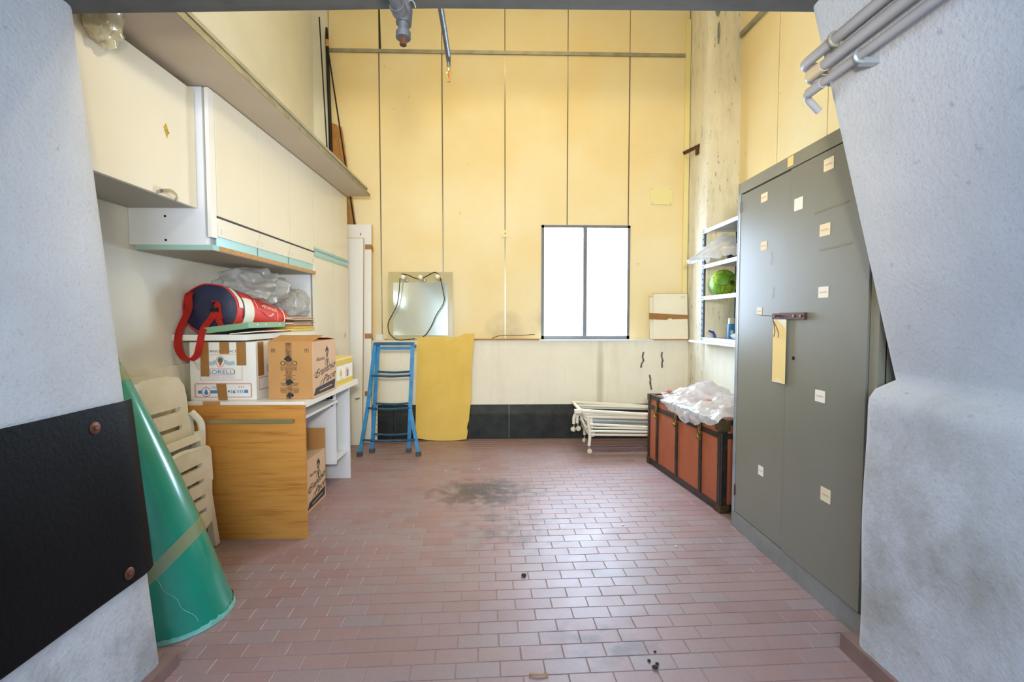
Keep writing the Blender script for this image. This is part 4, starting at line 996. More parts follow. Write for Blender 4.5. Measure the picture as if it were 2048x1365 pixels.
# things on the ledge
o = tag(obj('wooden_lath', bx(-.44, .415, 4.776, 4.800, .9865, 1.002), M_bwood, bevel=.002), 'thin brown wooden lath lying along the ledge left of the window', 'lath')
o = tag(obj('wooden_lath', bx(-1.150, -.46, 4.838, 4.855, .9865, .999), M_rawwood, bevel=.002), 'pale wooden lath on the ledge under the mirror', 'lath')
o = tag(obj('wire', tube(B(), bez([(-.07, 4.790, 1.006), (.0, 4.81, 1.03), (.08, 4.82, 1.036), (.2, 4.83, 1.034), (.36, 4.84, 1.042)], 6), .003, 6), M_cable, smooth=True), 'thin black wire trailing along the ledge left of the window', 'wire')
o = tag(obj('wood_offcut', bx(-1.235, -1.165, 4.836, 4.852, .987, 1.045), M_white, bevel=.002), 'small white block on the ledge beside the leaning boards', 'block')
t = thing('wall_socket', 'small cream junction plate on the panel joint left of the window', 'wall plate', (.064, 4.85, 2.02))
obj('plate', bx(.030, .098, 4.846, 4.855, 2.02, 2.086), M_plate, t, bevel=.002); obj('screw', lathe(B(), [(.008, 0), (.008, .004)], (.064, 4.846, 2.053), (0, -1, 0), 10), M_galvd, t)
t = thing('wall_plate', 'blank cream cover plate screwed to the yellow panel right of the window', 'wall plate', (1.635, 4.85, 2.35))
wp = obj('plate', bx(1.527, 1.743, 4.848, 4.859, 2.35, 2.52), M_plate, t, bevel=.002)
for x in (1.545, 1.725):
    for z in (2.365, 2.505): obj('screw', lathe(B(), [(.004, 0), (.004, .002)], (x, 4.848, z), (0, -1, 0), 8), M_galvd, t)
# black scrape marks of old hooks in the dado
marks = (([(1.459, .867), (1.449, .817), (1.460, .776), (1.440, .745), (1.435, .705)], 'furthest from the column'), ([(1.647, .867), (1.643, .821), (1.656, .776), (1.648, .755), (1.650, .704)], 'nearest the column'), ([(1.523, .634), (1.534, .583), (1.530, .560), (1.534, .532), (1.545, .481)], 'just above the trunk'))
M_mark = mat('rusty_black_hook', (58, 52, 50), .6, vcol=(150, 145, 135), vscale=22)
for P, w_ in marks:
    bm = B(); V = []
    for i, (x, z) in enumerate(P): V.append([bm.verts.new((x-.009, 4.7975, z)), bm.verts.new((x+.009, 4.7975, z)), bm.verts.new((x+.009, 4.8005, z)), bm.verts.new((x-.009, 4.8005, z))])
    for a, b in zip(V, V[1:]):
        for k in range(4): bm.faces.new((a[k], a[(k+1) % 4], b[(k+1) % 4], b[k]))
    bm.faces.new(V[0][::-1]); bm.faces.new(V[-1])
    tag(obj('wall_hook', bm, M_mark), 'bent black metal hook strip on the cream dado, %s' % w_, 'hook', 'hook strips on the dado')
# bundle of two boards with brown tape on the ledge
def sillboard(label, x0, x1, y, z1, tapes):
    t = thing('small_board', label, 'board', ((x0+x1)/2, y, .986), group='taped white boards on the ledge')
    F_ = lambda bm: [setattr(v.co, 'y', v.co.y+(v.co.z-.986)*.10) for v in bm.verts] and bm
    bm = bx(x0, x1, y, y+.014, .998, z1); F_(bm); obj('board', bm, M_paper, t, bevel=.001)
    bm = bx(x0, x1, y-.001, y+.015, .987, .998); F_(bm); obj('bottom_edge', bm, M_bwood, t)
    bm = bx(x0-.003, x1+.003, y-.001, y+.015, z1, z1+.003); F_(bm); obj('top_edge', bm, M_bwood, t)
    if tapes:
        bm = plate([(x0-.05, 1.195), (x0+.13, 1.190), (x0+.155, 1.205), (x0+.18, 1.203), (x0+.18, 1.195), (x1, 1.198), (x1, 1.238), (x0-.05, 1.258)], t=.0015, o=(0, y-.002, 0)); F_(bm); obj('tape_strip', bm, M_tape, t)
        bm = plate(circ(x1-.045, z1-.035, .020, .012), [circ(x1-.045, z1-.035, .017, .009)], .001, (0, y-.001, 0)); F_(bm); obj('sticker', bm, M_under, t)
    return t
sillboard('front white board of the bundle on the ledge, bound with torn brown tape', 1.552, 1.893, 4.752, 1.452, True)
sillboard('back white board of the taped bundle on the ledge, peeking out behind', 1.520, 1.880, 4.778, 1.420, False)
# vertical trunking and bracket in the corner
o = tag(obj('cable_trunking', bx(1.858, 1.905, 4.835, 4.859, .99, 4.16), M_plate, bevel=.003), 'slim cream vertical trunking in the corner beside the column', 'trunking')
t = thing('wall_bracket', 'dark rusty angle bracket sticking out of the corner beside the column', 'bracket', (1.90, 4.80, 2.78))
obj('arm', hexa(B(), [(1.84, 4.815, 2.835), (1.912, 4.60, 2.835), (1.912, 4.62, 2.835), (1.85, 4.83, 2.835), (1.83, 4.815, 2.862), (1.912, 4.60, 2.868), (1.912, 4.62, 2.868), (1.85, 4.83, 2.862)]), M_rust, t, bevel=.002)
obj('tongue', bx(1.895, 1.912, 4.61, 4.66, 2.775, 2.84), M_rust, t, bevel=.002)

# ================================================================== RIGHT SIDE
# board on the ledge + metal shelving
o = tag(obj('ledge_board', bx(1.770, 2.218, 3.10, 4.432, .986, 1.004), M_white, bevel=.002), 'chipped white board laid on the wall ledge under the metal shelving', 'board')
t = thing('shelving_unit', 'grey perforated metal shelving unit on the ledge behind the locker', 'shelving', (1.98, 3.7, 1.004))
for (x, y) in ((1.80, 4.235), (2.13, 4.235), (1.80, 3.20), (2.13, 3.20)):
    bm = B(); sx = 1 if x < 2 else -1; sy = -1 if y > 4 else 1
    box(bm, min(x, x+sx*.003), max(x, x+sx*.003), min(y, y+sy*.034), max(y, y+sy*.034), 1.005, 1.985)
    box(bm, min(x, x+sx*.034), max(x, x+sx*.034), min(y, y+sy*.003), max(y, y+sy*.003), 1.005, 1.985)
    ps = obj('post', bm, M_galvd, t)
    if x < 2 and y > 4:
        for k in range(19):
            z = 1.035+k*.05
            obj('slot', hexa(B(), [(x-.001, y-.028, z), (x-.0004, y-.028, z), (x-.0004, y-.010, z+.012), (x-.001, y-.010, z+.012), (x-.001, y-.028, z+.012), (x-.0004, y-.028, z+.012), (x-.0004, y-.010, z+.024), (x-.001, y-.010, z+.024)]), M_hole, ps)
for z in (1.945, 1.640, 1.365, 1.006):
    sh = obj('shelf', bx(1.804, 2.128, 3.204, 4.232, z+.024, z+.030), M_galv, t)
    obj('shelf_lip', bx(1.798, 1.803, 3.206, 4.230, z, z+.032), M_galv, sh, bevel=.001)
    obj('shelf_lip', bx(2.127, 2.131, 3.206, 4.230, z, z+.032), M_galvd, sh)
    for y in (4.20, 4.215): obj('bolt', lathe(B(), [(.004, 0), (.004, .003)], (1.798, y, z+.016), (-1, 0, 0), 8), M_hole, sh)
# film bag on the shelf
bm = B()
def filmf(u, v):
    # sheet of film gathered on the shelf, spilling over its front edge to a twisted tip
    tip = Vector((1.600, 4.02+.06*v, 1.655+.03*v)); a = Vector((1.86+.10*v, 4.19-.46*v, 1.69+.19*math.sin(min(1, v*1.15)*math.pi)**.8))
    p = tip.lerp(a, u); w = u*(1-u)
    n1 = noise.noise(Vector((v*5+u*2, u*3, 1))); n2 = noise.noise(Vector((v*12, u*7+v*3, 4))); n3 = noise.noise(Vector((u*16, v*20, 7)))
    p.z += .10*w*math.sin(v*math.pi)+(1-2.2*abs(n1))*.028*u+(1-2*abs(n2))*.016+.006*n3; p.x += .02*n2*u+.008*n3; p.y += .02*n1
    p.z = max(p.z, 1.636 if p.x < 1.785 else 1.674); return p
grid(bm, 44, 60, filmf)
o = tag(obj('plastic_bag', bm, M_sheet, smooth=True), 'white film bag spilling over the front of the metal shelf above the ball', 'plastic bag')
o = tag(obj('dark_bundle', lump(B(), (2.045, 4.10, 1.775), (.07, .11, .085), .3, 6, 3, 4, keep=lambda w: Vector((w.x, w.y, max(w.z, 1.672)))), mat('dark_olive_cloth', (46, 46, 36), .8, var=.4, vscale=9), smooth=True), 'dark crumpled bundle behind the film bag on the metal shelf', 'bundle')
# ball
t = thing('football', 'green and yellow football on the middle metal shelf', 'ball', (1.905, 4.06, 1.396))
bm = B(); bmesh.ops.create_icosphere(bm, subdivisions=4, radius=.112, matrix=Matrix.Translation((1.918, 4.075, 1.508)))
for v in bm.verts:
    d = v.co-Vector((1.918, 4.075, 1.508)); v.co.z = max(v.co.z, 1.397)
obj('ball', bm, M_ball, t, smooth=True, angle=180)
decal('printed_patch', circ(0, 0, .024, .019, 14), mat('dark_patch', (78, 70, 60), .6), t, (1.942, 3.966, 1.503), (1, .18, 0), (0, .06, 1), eps=.004)
# can, nozzle, box on the bottom shelf
t = thing('spray_can', 'blue and cream can on the bottom metal shelf', 'can', (1.925, 3.93, 1.036))
obj('can', lathe(B(), [(.030, 0), (.031, .004), (.031, .115), (.026, .122)], (1.925, 3.93, 1.037), n=20), mat('blue_can', (52, 128, 190), .35), t, smooth=True)
obj('cap', lathe(B(), [(.024, .122), (.024, .165), (.020, .170)], (1.925, 3.93, 1.037), n=18), M_paper, t, smooth=True)
decal('label_patch', circ(0, 0, .013, .018, 12), M_paper, t, (1.915, 3.8992, 1.09), (1, 0, 0), (0, 0, 1))
t = thing('spray_nozzle', 'small blue trigger nozzle lying on the bottom metal shelf', 'nozzle', (1.86, 4.12, 1.037))
bl = mat('royal_blue_plastic', (50, 66, 150), .4)
obj('body', tube(B(), [(1.872, 4.12, 1.037), (1.870, 4.12, 1.062), (1.860, 4.12, 1.080)], [.014, .012, .010], 10), bl, t, smooth=True)
obj('trigger', hexa(B(), [(1.815, 4.114, 1.090), (1.86, 4.114, 1.070), (1.86, 4.126, 1.070), (1.815, 4.126, 1.090), (1.82, 4.114, 1.102), (1.87, 4.114, 1.090), (1.87, 4.126, 1.090), (1.82, 4.126, 1.102)]), bl, t, bevel=.002)
o = tag(obj('wrapped_packet', lump(B(), (1.91, 3.66, 1.062), (.075, .20, .034), .12, 5, 2, 3, keep=lambda w: Vector((max(w.x, 1.81), w.y, min(max(w.z, 1.037), 1.084)))), M_sheet, smooth=True), 'white film-wrapped packet lying on the bottom metal shelf', 'packet')

# trunk
t = thing('steamer_trunk', 'tan steamer trunk with black bands and brass latches beside the locker', 'trunk', (1.360, 2.869, 0), rotz=R(6.4))
Lg, Dp, Ht, Zl = 1.073, .50, .575, .465
L_ = dict(local=True)
bd = obj('body', bx(.006, Dp-.006, .006, Lg-.006, .012, Zl), M_trunk, t, local=True)
ld = obj('lid', bx(.006, Dp-.006, .006, Lg-.006, Zl+.001, Ht-.004), M_trunk, t, local=True)
def bnd(x0, x1, y0, y1, z0, z1, par=None): return obj('band', bx(x0, x1, y0, y1, z0, z1), M_band, par or t, local=True, bevel=.0015)
bnd(0, .010, 0, Lg, .010, .050); bnd(0, .010, 0, Lg, Zl-.004, Zl+.030); bnd(0, .012, 0, Lg, Ht-.030, Ht)
bnd(0, Dp, 0, .010, .010, .050); bnd(0, Dp, 0, .010, Zl-.004, Zl+.030); bnd(0, Dp, 0, .012, Ht-.030, Ht)
bnd(0, .035, 0, Lg, Ht-.002, Ht+.003); bnd(0, Dp, 0, .035, Ht-.002, Ht+.003); bnd(0, Dp, Lg-.035, Lg, Ht-.002, Ht+.003)
bnd(-.002, .010, 0, .040, .05, Ht); bnd(0, .040, -.002, .010, .05, Ht); bnd(-.001, .010, Lg-.030, Lg, .05, Ht)
obj('edge_moulding', tube(B(), [(-.001, -.001, .05), (-.001, -.001, Zl+.03)], .010, 8), M_band, t, local=True, smooth=True)
for k in range(20): obj('rivet', lathe(B(), [(.003, 0), (.003, .002)], (.033, -.002, .06+k*.02), (0, -1, 0), 6), M_hole, t, local=True)
for y in (.245, .575, .90):
    bnd(-.004, .006, y-.014, y+.014, .05, Zl-.02)
    bnd(-.004, .006, y-.014, y+.014, Zl+.03, Ht-.02)
    big = y != .575
    lt = obj('latch', plate(rrect(-.018, .018, -.075 if big else -.055, .060 if big else .035, .012), t=.006, o=(-.006, y, Zl+.005), u=(0, -1, 0), v=(0, 0, 1)), M_brass, t, local=True)
    obj('latch_loop', tube(B(), [Vector((-.016, y+.012*math.cos(a), Zl-.022+.030*math.sin(a))) for a in [2*math.pi*k/12 for k in range(12)]], .0035, 6, closed=True), M_brass, lt, local=True, smooth=True)
    obj('latch_knob', lathe(B(), [(.012, 0), (.012, .008), (.007, .014)], (-.012, y, Zl-.048 if big else Zl-.035), (-1, 0, 0), 12), M_brass, lt, local=True, smooth=True)
    for z in (Zl+.055, Zl-.062): obj('rivet', lathe(B(), [(.005, 0), (.005, .004)], (-.012, y, z), (-1, 0, 0), 8), M_chrome, lt, local=True)
def corner(z0, z1, y, sy):
    bm = B(); box(bm, -.006, .055, min(y, y-sy*.006), max(y, y-sy*.006), z0, z1); box(bm, -.006, .0, min(y, y+sy*.06), max(y, y+sy*.06), z0, z1)
    return bm
for nm, bm in (('corner_cap', corner(0, .05, 0, 1)), ('corner_cap', corner(Ht-.065, Ht+.004, 0, 1)), ('corner_cap', bx(-.006, 0, Lg-.05, Lg+.004, 0, .05)), ('corner_cap', bx(-.006, 0, Lg-.045, Lg+.004, Ht-.05, Ht+.004))):
    obj(nm, bm, M_brassd, t, local=True, bevel=.003)
for k in range(12):
    obj('rivet', lathe(B(), [(.004, 0), (.004, .003)], (0, .08+k*.085, Zl+.013), (-1, 0, 0), 6), M_brass, t, local=True)
trunk = t
# film over the trunk
t = thing('plastic_film', 'crumpled clear plastic film spread over the steamer trunk', 'plastic film', (1.360, 2.869, 0), rotz=R(6.4))
bm = B()
def drape(u, v):
    s = .006+1.0*u                                   # along the trunk
    k = max(0, min(1, (s-.0)/.78))
    over = .012+.105*math.sin(k*math.pi)**.8 if s < .78 else .0
    over *= .8+.35*noise.noise(Vector((s*8, 0, 0)))
    start = max(0, (s-.78)*.30)
    w = -over+(Dp*.99+over)*v if s < .78 else start+(Dp*.99-start)*v
    n1 = noise.noise(Vector((s*4.2+w*1.5, w*6, 1.5))); n2 = noise.noise(Vector((s*11, w*9+s*4, 3))); n3 = noise.noise(Vector((s*23, w*25, 9)))
    r = (1-abs(n1)*2.2)*.030+(1-abs(n2)*2)*.016+n3*.008+.012
    hump = .085*math.exp(-((s-.80)/.11)**2-((w-.36)/.15)**2)+.05*math.exp(-((s-.25)/.2)**2-((w-.3)/.15)**2)
    if w >= 0:
        edge = min(1, w/.06)
        return Vector((w, s, Ht+.005+max(0, r+hump)*(.2+.8*edge)))
    return Vector((-.014-.03*abs(n2)-.012*abs(n3), s+.01*n3, Ht+.006+w))
grid(bm, 110, 70, drape)
obj('film', bm, M_sheet, t, local=True, smooth=True, angle=50)
for (s, w) in ((.93, .10), (.42, .16)):
    obj('brown_scrap', lump(B(), (w, s, Ht+.046), (.028, .05, .010), .3, 5, s*9, 2), M_trunk, t, local=True)
# folded bed
t = thing('folding_bed', 'ivory tubular folding bed frame on casters, folded flat behind the trunk', 'bed frame', (1.2, 4.4, 0))
def loop(x0, x1, y0, y1, zl, zr, r, nm='frame_tube'):
    P = fillet([(x1, y0, zr), (x0, y0, zl), (x0, y1, zl), (x1, y1, zr)], .04, 4)
    return obj(nm, tube(B(), P, r, 10), M_bed, t, smooth=True)
loop(.715, 1.74, 4.17, 4.62, .392, .325, .016)
obj('frame_cap', bx(.662, .72, 4.155, 4.195, .372, .402), M_bed, t, bevel=.006)
loop(.74, 1.74, 4.20, 4.60, .362, .325, .012); loop(.76, 1.74, 4.19, 4.63, .335, .312, .013)
loop(.80, 1.74, 4.18, 4.58, .268, .215, .011); loop(.78, 1.74, 4.22, 4.60, .232, .200, .009)
loop(.79, 1.74, 4.19, 4.55, .206, .186, .011); loop(.80, 1.74, 4.20, 4.60, .172, .158, .0115)
for i, (za, zb, y) in enumerate(((.315, .285, 4.30), (.30, .26, 4.42), (.285, .245, 4.25), (.295, .29, 4.5), (.25, .23, 4.35))):
    obj('slat', hexa(B(), [(.80, y, za), (1.74, y, zb), (1.74, y+.05, zb), (.80, y+.05, za), (.80, y, za+.008), (1.74, y, zb+.008), (1.74, y+.05, zb+.008), (.80, y+.05, za+.008)]), M_galv, t)
def caster(p, r=.022, ang=0, par=None):
    x, y, z = p; d = Vector((math.cos(ang), math.sin(ang), 0)); a = Vector((-d.y, d.x, 0))
    c = Vector((x, y, z))+d*.008
    wh = obj('caster', lathe(B(), [(r*.75, -.013), (r, -.010), (r, -.003), (r*.7, -.002), (r*.7, .002), (r, .003), (r, .010), (r*.75, .013)], c, a, 18), M_wheel, par or t, smooth=True)
    obj('caster_stem', tube(B(), [(x, y, z+.012), (x, y, z+r+.022)], .006, 8), M_galv, wh)
def leg(P, wheel, ang=0):
    lg = obj('leg', tube(B(), bez(P, 5), .0145, 10), M_bed, t, smooth=True)
    caster(wheel, ang=ang, par=lg)
leg([(.745, 4.40, .360), (.765, 4.26, .362), (.785, 4.20, .33), (.795, 4.195, .25), (.806, 4.20, .171), (.799, 4.20, .072)], (.799, 4.20, .0225), R(-60))
leg([(.822, 4.24, .33), (.825, 4.24, .27), (.828, 4.24, .215)], (.832, 4.24, .165), R(-50))
leg([(.78, 4.40, .350), (.73, 4.40, .335), (.697, 4.40, .295), (.692, 4.40, .225)], (.694, 4.40, .175), R(-150))
leg([(.79, 4.43, .330), (.745, 4.43, .315), (.731, 4.43, .285), (.730, 4.43, .225)], (.735, 4.43, .175), R(-40))
leg([(.76, 4.58, .37), (.79, 4.585, .27), (.825, 4.59, .15), (.828, 4.59, .075)], (.828, 4.59, .0225), R(-120))
obj('strut', tube(B(), [(.745, 4.30, .31), (.80, 4.27, .17)], .008, 8), M_bed, t, smooth=True)
# locker
t = thing('metal_locker', 'tall grey-green metal locker with paper notes and a rusty hasp', 'locker', (1.6, 2.18, 0))
X0 = 1.35; Y0, Y1, ZT = 1.668, 2.700, 1.955
obj('body', bx(X0+.026, 1.85, Y0, Y1-.004, .0, ZT-.002), M_lockf, t)
obj('top_rail', bx(X0, X0+.03, Y0, Y1, 1.895, ZT), M_lockf, t, bevel=.002)
obj('plinth', bx(X0, X0+.03, Y0, Y1, 0, .092), M_plinth, t, bevel=.003)
obj('stile', bx(X0, X0+.03, Y1-.022, Y1, .092, 1.895), M_galv, t, bevel=.002)
obj('stile', bx(X0, X0+.03, Y0, Y0+.042, .092, 1.895), M_lockf, t, bevel=.002)
obj('side_edge', bx(X0-.002, X0+.02, Y1, Y1+.003, 0, ZT), M_galv, t)
d1 = obj('door', bx(X0+.002, X0+.024, 2.196, Y1-.026, .098, 1.886), M_locker, t, bevel=.003)
d2 = obj('door', bx(X0-.006, X0+.018, Y0+.048, 2.205, .098, 1.886), M_locker, t, bevel=.003)
for z in (1.82, .22): obj('hinge', tube(B(), [(X0+.002, Y1-.024, z-.03), (X0+.002, Y1-.024, z+.03)], .006, 8), M_rust if z < 1 else M_chrome, d1, smooth=True)
U, V = (0, -1, 0), (0, 0, 1)
for (y, z), (w_, h_), m, lab in (((2.440, 1.818), (.060, .044), M_note, 1), ((2.434, 1.572), (.058, .044), M_note, 1), ((2.462, 1.239), (.050, .042), M_notew, 1), ((2.411, .415), (.048, .050), M_notew, 1),
                         ((2.143, 1.715), (.062, .055), M_notew, 0), ((1.950, 1.830), (.060, .050), M_note, 1), ((1.962, 1.567), (.064, .050), M_note, 1), ((1.960, 1.310), (.062, .046), M_notew, 1), ((1.962, .876), (.062, .050), M_notew, 1), ((1.910, .474), (.060, .058), M_note, 1)):
    dr, xx = (d1, X0+.002) if y > 2.2 else (d2, X0-.006)
    nt = decal('paper_note', rrect(-w_/2, w_/2, -h_/2, h_/2, .002, 1), m, dr, (xx, y, z), U, V, .0012)
    if lab: stroke('pen_scribble', [(-w_*.36+k*w_*.045, .004*math.sin(k*2.3)) for k in range(17)], .0018, M_scr, dr, (xx, y, z), U, V, .0022)
decal('paper_note', rrect(-.022, .022, -.022, .022, .001, 1), M_env, t, (X0, 2.221, 1.928), U, V)
M_mk = mat('worn_tape_mark', (120, 112, 70), .5); M_chalk = mat('white_chalk', (200, 204, 206), .9)
stroke('tape_mark', [(-.10, 0), (.10, .004)], .007, M_mk, d2, (X0-.006, 1.93, 1.648), U, V); stroke('tape_mark', [(-.09, 0), (.09, .004)], .009, M_mk, d2, (X0-.006, 1.90, 1.486), U, V)
for y, z, s in ((2.355, 1.50, 1.), (2.335, 1.33, .8)): stroke('chalk_mark', [(-.006+.010*math.sin(k*1.9)*s, (.035-.007*k)*s) for k in range(11)], .003, M_chalk, d1, (X0+.002, y, z), U, V)
hs = obj('hasp', bx(X0-.020, X0-.006, 2.06, 2.245, 1.197, 1.228), M_rust, d2, bevel=.002)
for y in (2.085, 2.135): obj('rivet', lathe(B(), [(.006, 0), (.006, .003)], (X0-.020, y, 1.213), (-1, 0, 0), 10), M_chrome, hs)
hs2 = obj('hasp_plate', bx(X0-.006, X0+.002, 2.235, 2.330, 1.199, 1.226), M_rust, d1, bevel=.001)
obj('staple', tube(B(), bez([(X0-.004, 2.262, 1.213), (X0-.030, 2.262, 1.214), (X0-.030, 2.244, 1.214), (X0-.004, 2.244, 1.213)], 4), .004, 6), M_rust, hs2, smooth=True)
obj('rivet', lathe(B(), [(.006, 0), (.006, .003)], (X0-.006, 2.312, 1.213), (-1, 0, 0), 10), M_chrome, hs2)
obj('keyhole', lathe(B(), [(.009, 0), (.009, .002)], (X0-.006, 2.150, 1.020), (-1, 0, 0), 12), M_hole, d2)
obj('wire_twist', tube(B(), bez([(X0-.026, 2.44, 1.222), (X0-.03, 2.36, 1.216), (X0-.03, 2.29, 1.212), (X0-.034, 2.27, 1.19), (X0-.03, 2.262, 1.14), (X0-.028, 2.275, 1.115)], 5), .0016, 5), M_rust, hs2)
obj('wire_twist', tube(B(), bez([(X0-.034, 2.27, 1.19), (X0-.03, 2.25, 1.16), (X0-.028, 2.235, 1.13), (X0-.028, 2.238, 1.11)], 5), .0016, 5), M_rust, hs2)
t = thing('envelope', 'long yellow envelope hanging from the locker hasp', 'envelope', (X0-.015, 2.245, .895))
eo = (X0-.016, 2.245, .895)
obj('paper_sleeve', plate([(-.050, 0), (.050, 0), (.050, .302), (-.050, .302)], t=.004, o=eo, u=U, v=V), M_env, t)
obj('folded_flap', plate([(-.050, .001), (.050, .001), (.0, .024)], t=.0012, o=(X0-.0202, 2.245, .895), u=U, v=V), M_note, t)
obj('folded_flap', plate([(-.050, .302), (-.03, .302), (-.050, .270)][::-1], t=.0012, o=(X0-.0202, 2.245, .895), u=U, v=V), M_notew, t)
obj('folded_flap', plate([(-.02, .302), (.050, .302), (.048, .262), (.022, .280)][::-1], t=.0012, o=(X0-.0202, 2.245, .895), u=U, v=V), M_notew, t)

# ================================================================== PIPES
for i, (x, z, r, dx, lab, m) in enumerate(((1.036, 2.060, .0165, .05, 'uppermost grey plastic conduit on the overhanging pier', M_pipe), (1.040, 2.010, .0165, .05, 'middle grey plastic conduit on the overhanging pier with a beige sleeve', M_pipe), (1.047, 1.962, .0125, .06, 'lowest and thinnest grey plastic conduit on the overhanging pier', M_pipe))):
    t = thing('conduit_pipe', lab, 'pipe', (x, .4, z-r), group='conduits on the pier')
    ye = (1.655, 1.635, 1.655)[i]
    P = fillet([(x-.012, -1.4, z+.012), (x, ye, z), (x+.16, ye+.010, z-.004)], .035, 6)
    if i == 2: P = fillet([(x-.012, -1.4, z+.012), (x, ye, z), (x+.06, ye+.012, z-.045)], .03, 6)
    obj('tube', tube(B(), P, r, 14), m, t, smooth=True)
    if i == 1: obj('sleeve', tube(B(), [(x, 1.545, z), (x, 1.615, z)], r+.002, 14), M_pipeb, t, smooth=True)
    if i == 2: obj('sleeve', tube(B(), [(x, 1.56, z), (x, 1.63, z)], r+.003, 14), M_pipe, t, smooth=True)
    if i != 1:
        cy = 1.49 if i == 0 else 1.40
        obj('clamp', tube(B(), [Vector((x+(r+.003)*math.cos(a), cy, z+(r+.003)*math.sin(a))) for a in [2*math.pi*k/16 for k in range(16)]], .006, 6, closed=True), M_galv if i == 2 else M_lockf, t, smooth=True)
        obj('clamp_foot', hexa(B(), [(x+r*.3, cy-.012, z-r-.012), (XfR(z-r-.01)+.004, cy-.012, z-r-.012), (XfR(z-r-.01)+.004, cy+.012, z-r-.012), (x+r*.3, cy+.012, z-r-.012), (x+r*.3, cy-.012, z-r+.004), (XfR(z)+.004, cy-.012, z-r+.004), (XfR(z)+.004, cy+.012, z-r+.004), (x+r*.3, cy+.012, z-r+.004)]), M_galv if i == 2 else M_lockf, t, bevel=.002)
t = thing('water_pipe', 'short galvanised steel pipe with a plugged tee hanging under the soffit', 'pipe', (-.28, 1.3, 2.0))
obj('branch', tube(B(), [(-.345, .90, 2.165), (-.300, 1.33, 2.112), (-.283, 1.45, 2.082)], .0165, 12), M_gpipe, t, smooth=True)
obj('drop', tube(B(), [(-.264, 1.475, 2.215), (-.276, 1.458, 2.10), (-.279, 1.452, 2.025)], .0165, 12), M_gpipe, t, smooth=True)
obj('tee', tube(B(), [(-.275, 1.460, 2.108), (-.278, 1.455, 2.062)], .0225, 14), M_gpipe, t, smooth=True)
obj('collar', tube(B(), [(-.2895, 1.415, 2.092), (-.285, 1.440, 2.086)], .0225, 14), M_gpipe, t, smooth=True)
obj('collar', tube(B(), [(-.2785, 1.453, 2.038), (-.279, 1.452, 2.020)], .0215, 14), M_gpipe, t, smooth=True)
obj('plug', tube(B(), [(-.279, 1.452, 2.022), (-.2795, 1.451, 2.000)], .0105, 6), M_rust, t)
obj('wire_tie', tube(B(), bez([(-.262, 1.45, 2.125), (-.25, 1.44, 2.12), (-.243, 1.44, 2.112), (-.24, 1.44, 2.10)], 4), .0015, 5), M_galv, t)
t = thing('sprinkler', 'brass sprinkler head with a red bulb at the end of a grey pipe', 'sprinkler', (-.25, 2.3, 2.4))
pe = Vector((-.236, 2.42, 2.545))
obj('pipe', tube(B(), [(-.254, 1.628, 2.584), (-.258, 2.3, 2.578), (-.263, 2.575, 2.572)], .0135, 12), M_gpipe, t, smooth=True)
obj('reducer', tube(B(), [(-.263, 2.565, 2.573), (-.263, 2.592, 2.562), (-.263, 2.600, 2.545), (-.263, 2.601, 2.520)], [.014, .013, .010, .009], 12), M_gpipe, t, smooth=True)
sp = (-.263, 2.601)
obj('body', lathe(B(), [(.008, .0), (.011, -.004), (.011, -.016), (.007, -.022)], (sp[0], sp[1], 2.524)), M_spr, t, smooth=True)
for s in (-1, 1): obj('frame_arm', tube(B(), bez([(sp[0]+s*.006, sp[1], 2.504), (sp[0]+s*.020, sp[1], 2.490), (sp[0]+s*.017, sp[1], 2.474), (sp[0]+s*.004, sp[1], 2.456)], 5), .0026, 6), M_spr, t, smooth=True)
obj('glass_bulb', lathe(B(), [(.003, 0), (.0045, .006), (.0045, .022), (.003, .028)], (sp[0], sp[1], 2.468)), M_sprr, t, smooth=True)
obj('deflector', lathe(B(), [(.011, 0), (.011, .003), (.004, .008)], (sp[0], sp[1], 2.450)), M_spr, t)
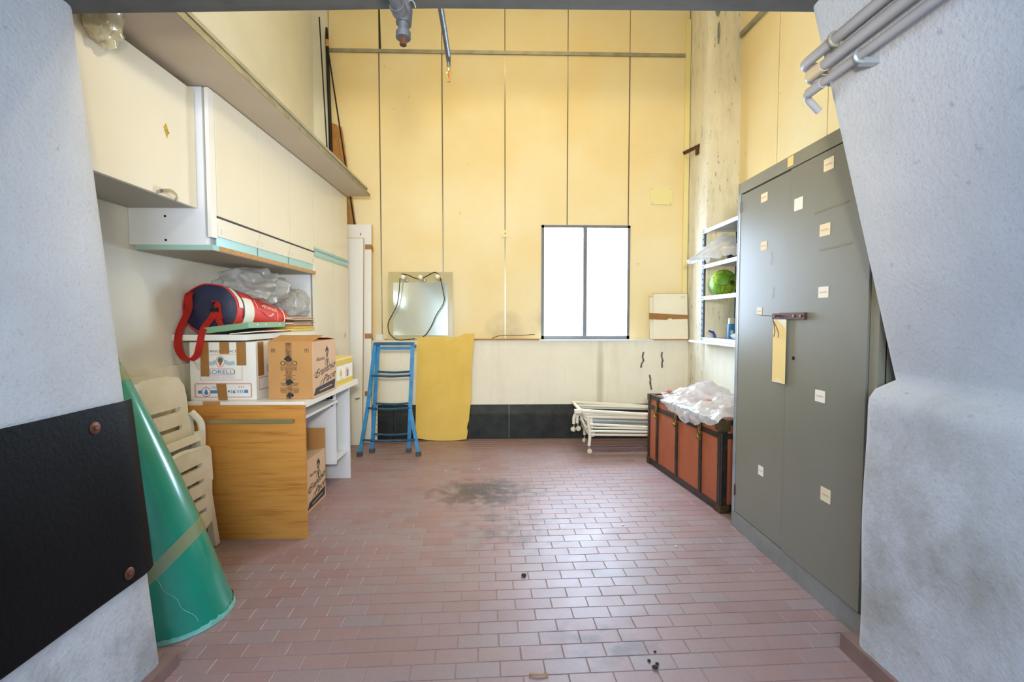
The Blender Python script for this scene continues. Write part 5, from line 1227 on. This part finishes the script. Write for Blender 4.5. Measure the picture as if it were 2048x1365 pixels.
# wall lamp on the inner face of the lintel
t = thing('wall_lamp', 'round opal lamp fixed to the wall above the entrance', 'lamp', (-.5, 1.70, 2.52))
obj('base', lathe(B(), [(.055, 0), (.055, .02), (.03, .035), (.03, .06)], (-.5, 1.626, 2.62), (0, 1, 0), 20), M_lamp, t, smooth=True)
bm = B(); bmesh.ops.create_uvsphere(bm, u_segments=20, v_segments=12, radius=.07, matrix=Matrix.Translation((-.5, 1.755, 2.62)))
obj('globe', bm, M_tube, t, smooth=True, angle=180)
t = thing('ceiling_lamp', 'long fluorescent fitting fixed under the high ceiling', 'lamp', (.25, 3.15, 4.56))
obj('housing', bx(-.45, .95, 3.06, 3.24, 4.62, ZC), M_lamp, t, bevel=.006)
for y in (3.11, 3.19): obj('tube', tube(B(), [(-.41, y, 4.59), (.91, y, 4.59)], .014, 12), M_fluo, t, smooth=True)
for x in (-.43, .93): obj('end_bracket', bx(x-.02, x+.02, 3.08, 3.22, 4.57, 4.62), M_lamp, t)
t = thing('added_fill_spotlight', 'added black can fill spotlight, unseen under the passage soffit behind the viewer', 'spotlight', (.05, -.36, 1.47))  # unseen fixture added around the fill beam, not a known lamp here
obj('housing', tube(B(), [(.05, -.48, 1.522), (.05, -.47, 1.522), (.05, -.36, 1.520)], [.03, .045, .05], 16, cap=False), M_blackm, t, smooth=True)
obj('reflector', lathe(B(), [(.044, 0), (.044, .002)], (.05, -.40, 1.52), (0, 1, 0), 16), M_chrome, t)
obj('stem', tube(B(), [(.05, -.42, 1.565), (.05, -.42, 2.212)], .008, 8), M_blackm, t)
# crumbs on the floor
crumbs = [(.115, 2.184, .012, 'dark dry crumb alone in the middle of the floor'), (.534, 1.580, .010, 'dark crumb in the small cluster of debris by the overhanging pier'), (.548, 1.600, .006, 'dark crumb in the small cluster of debris by the overhanging pier'), (.524, 1.615, .006, 'dark crumb in the small cluster of debris by the overhanging pier'), (.56, 1.66, .005, 'dark crumb in the small cluster of debris by the overhanging pier')]
for i, (x, y, r, lab) in enumerate(crumbs):
    tag(obj('crumb', lump(B(), (x, y, r*.45), (r, r, r*.45), .3, 4, i, 2, keep=lambda w: Vector((w.x, w.y, max(w.z, .0006)))), M_crumb), lab, 'debris', 'debris by the pier' if i else None)
for i, (x, y) in enumerate(((.60, 3.62), (-.42, 3.75), (.72, 2.72), (-.16, 3.78), (.93, 2.45))):
    tag(obj('paper_scrap', lump(B(), (x, y, .003), (.008, .006, .0025), .4, 4, i+3, 1, keep=lambda w: Vector((w.x, w.y, max(w.z, .0006)))), M_paper), 'tiny pale paper scrap lying on the tiles', 'debris', 'paper scraps on the floor')
tag(obj('dry_twig', tube(B(), bez([(.10, 1.562, .004), (.13, 1.555, .005), (.165, 1.558, .004)], 4), .0028, 6), M_bwood), 'short thin brown twig lying on the tiles', 'debris')
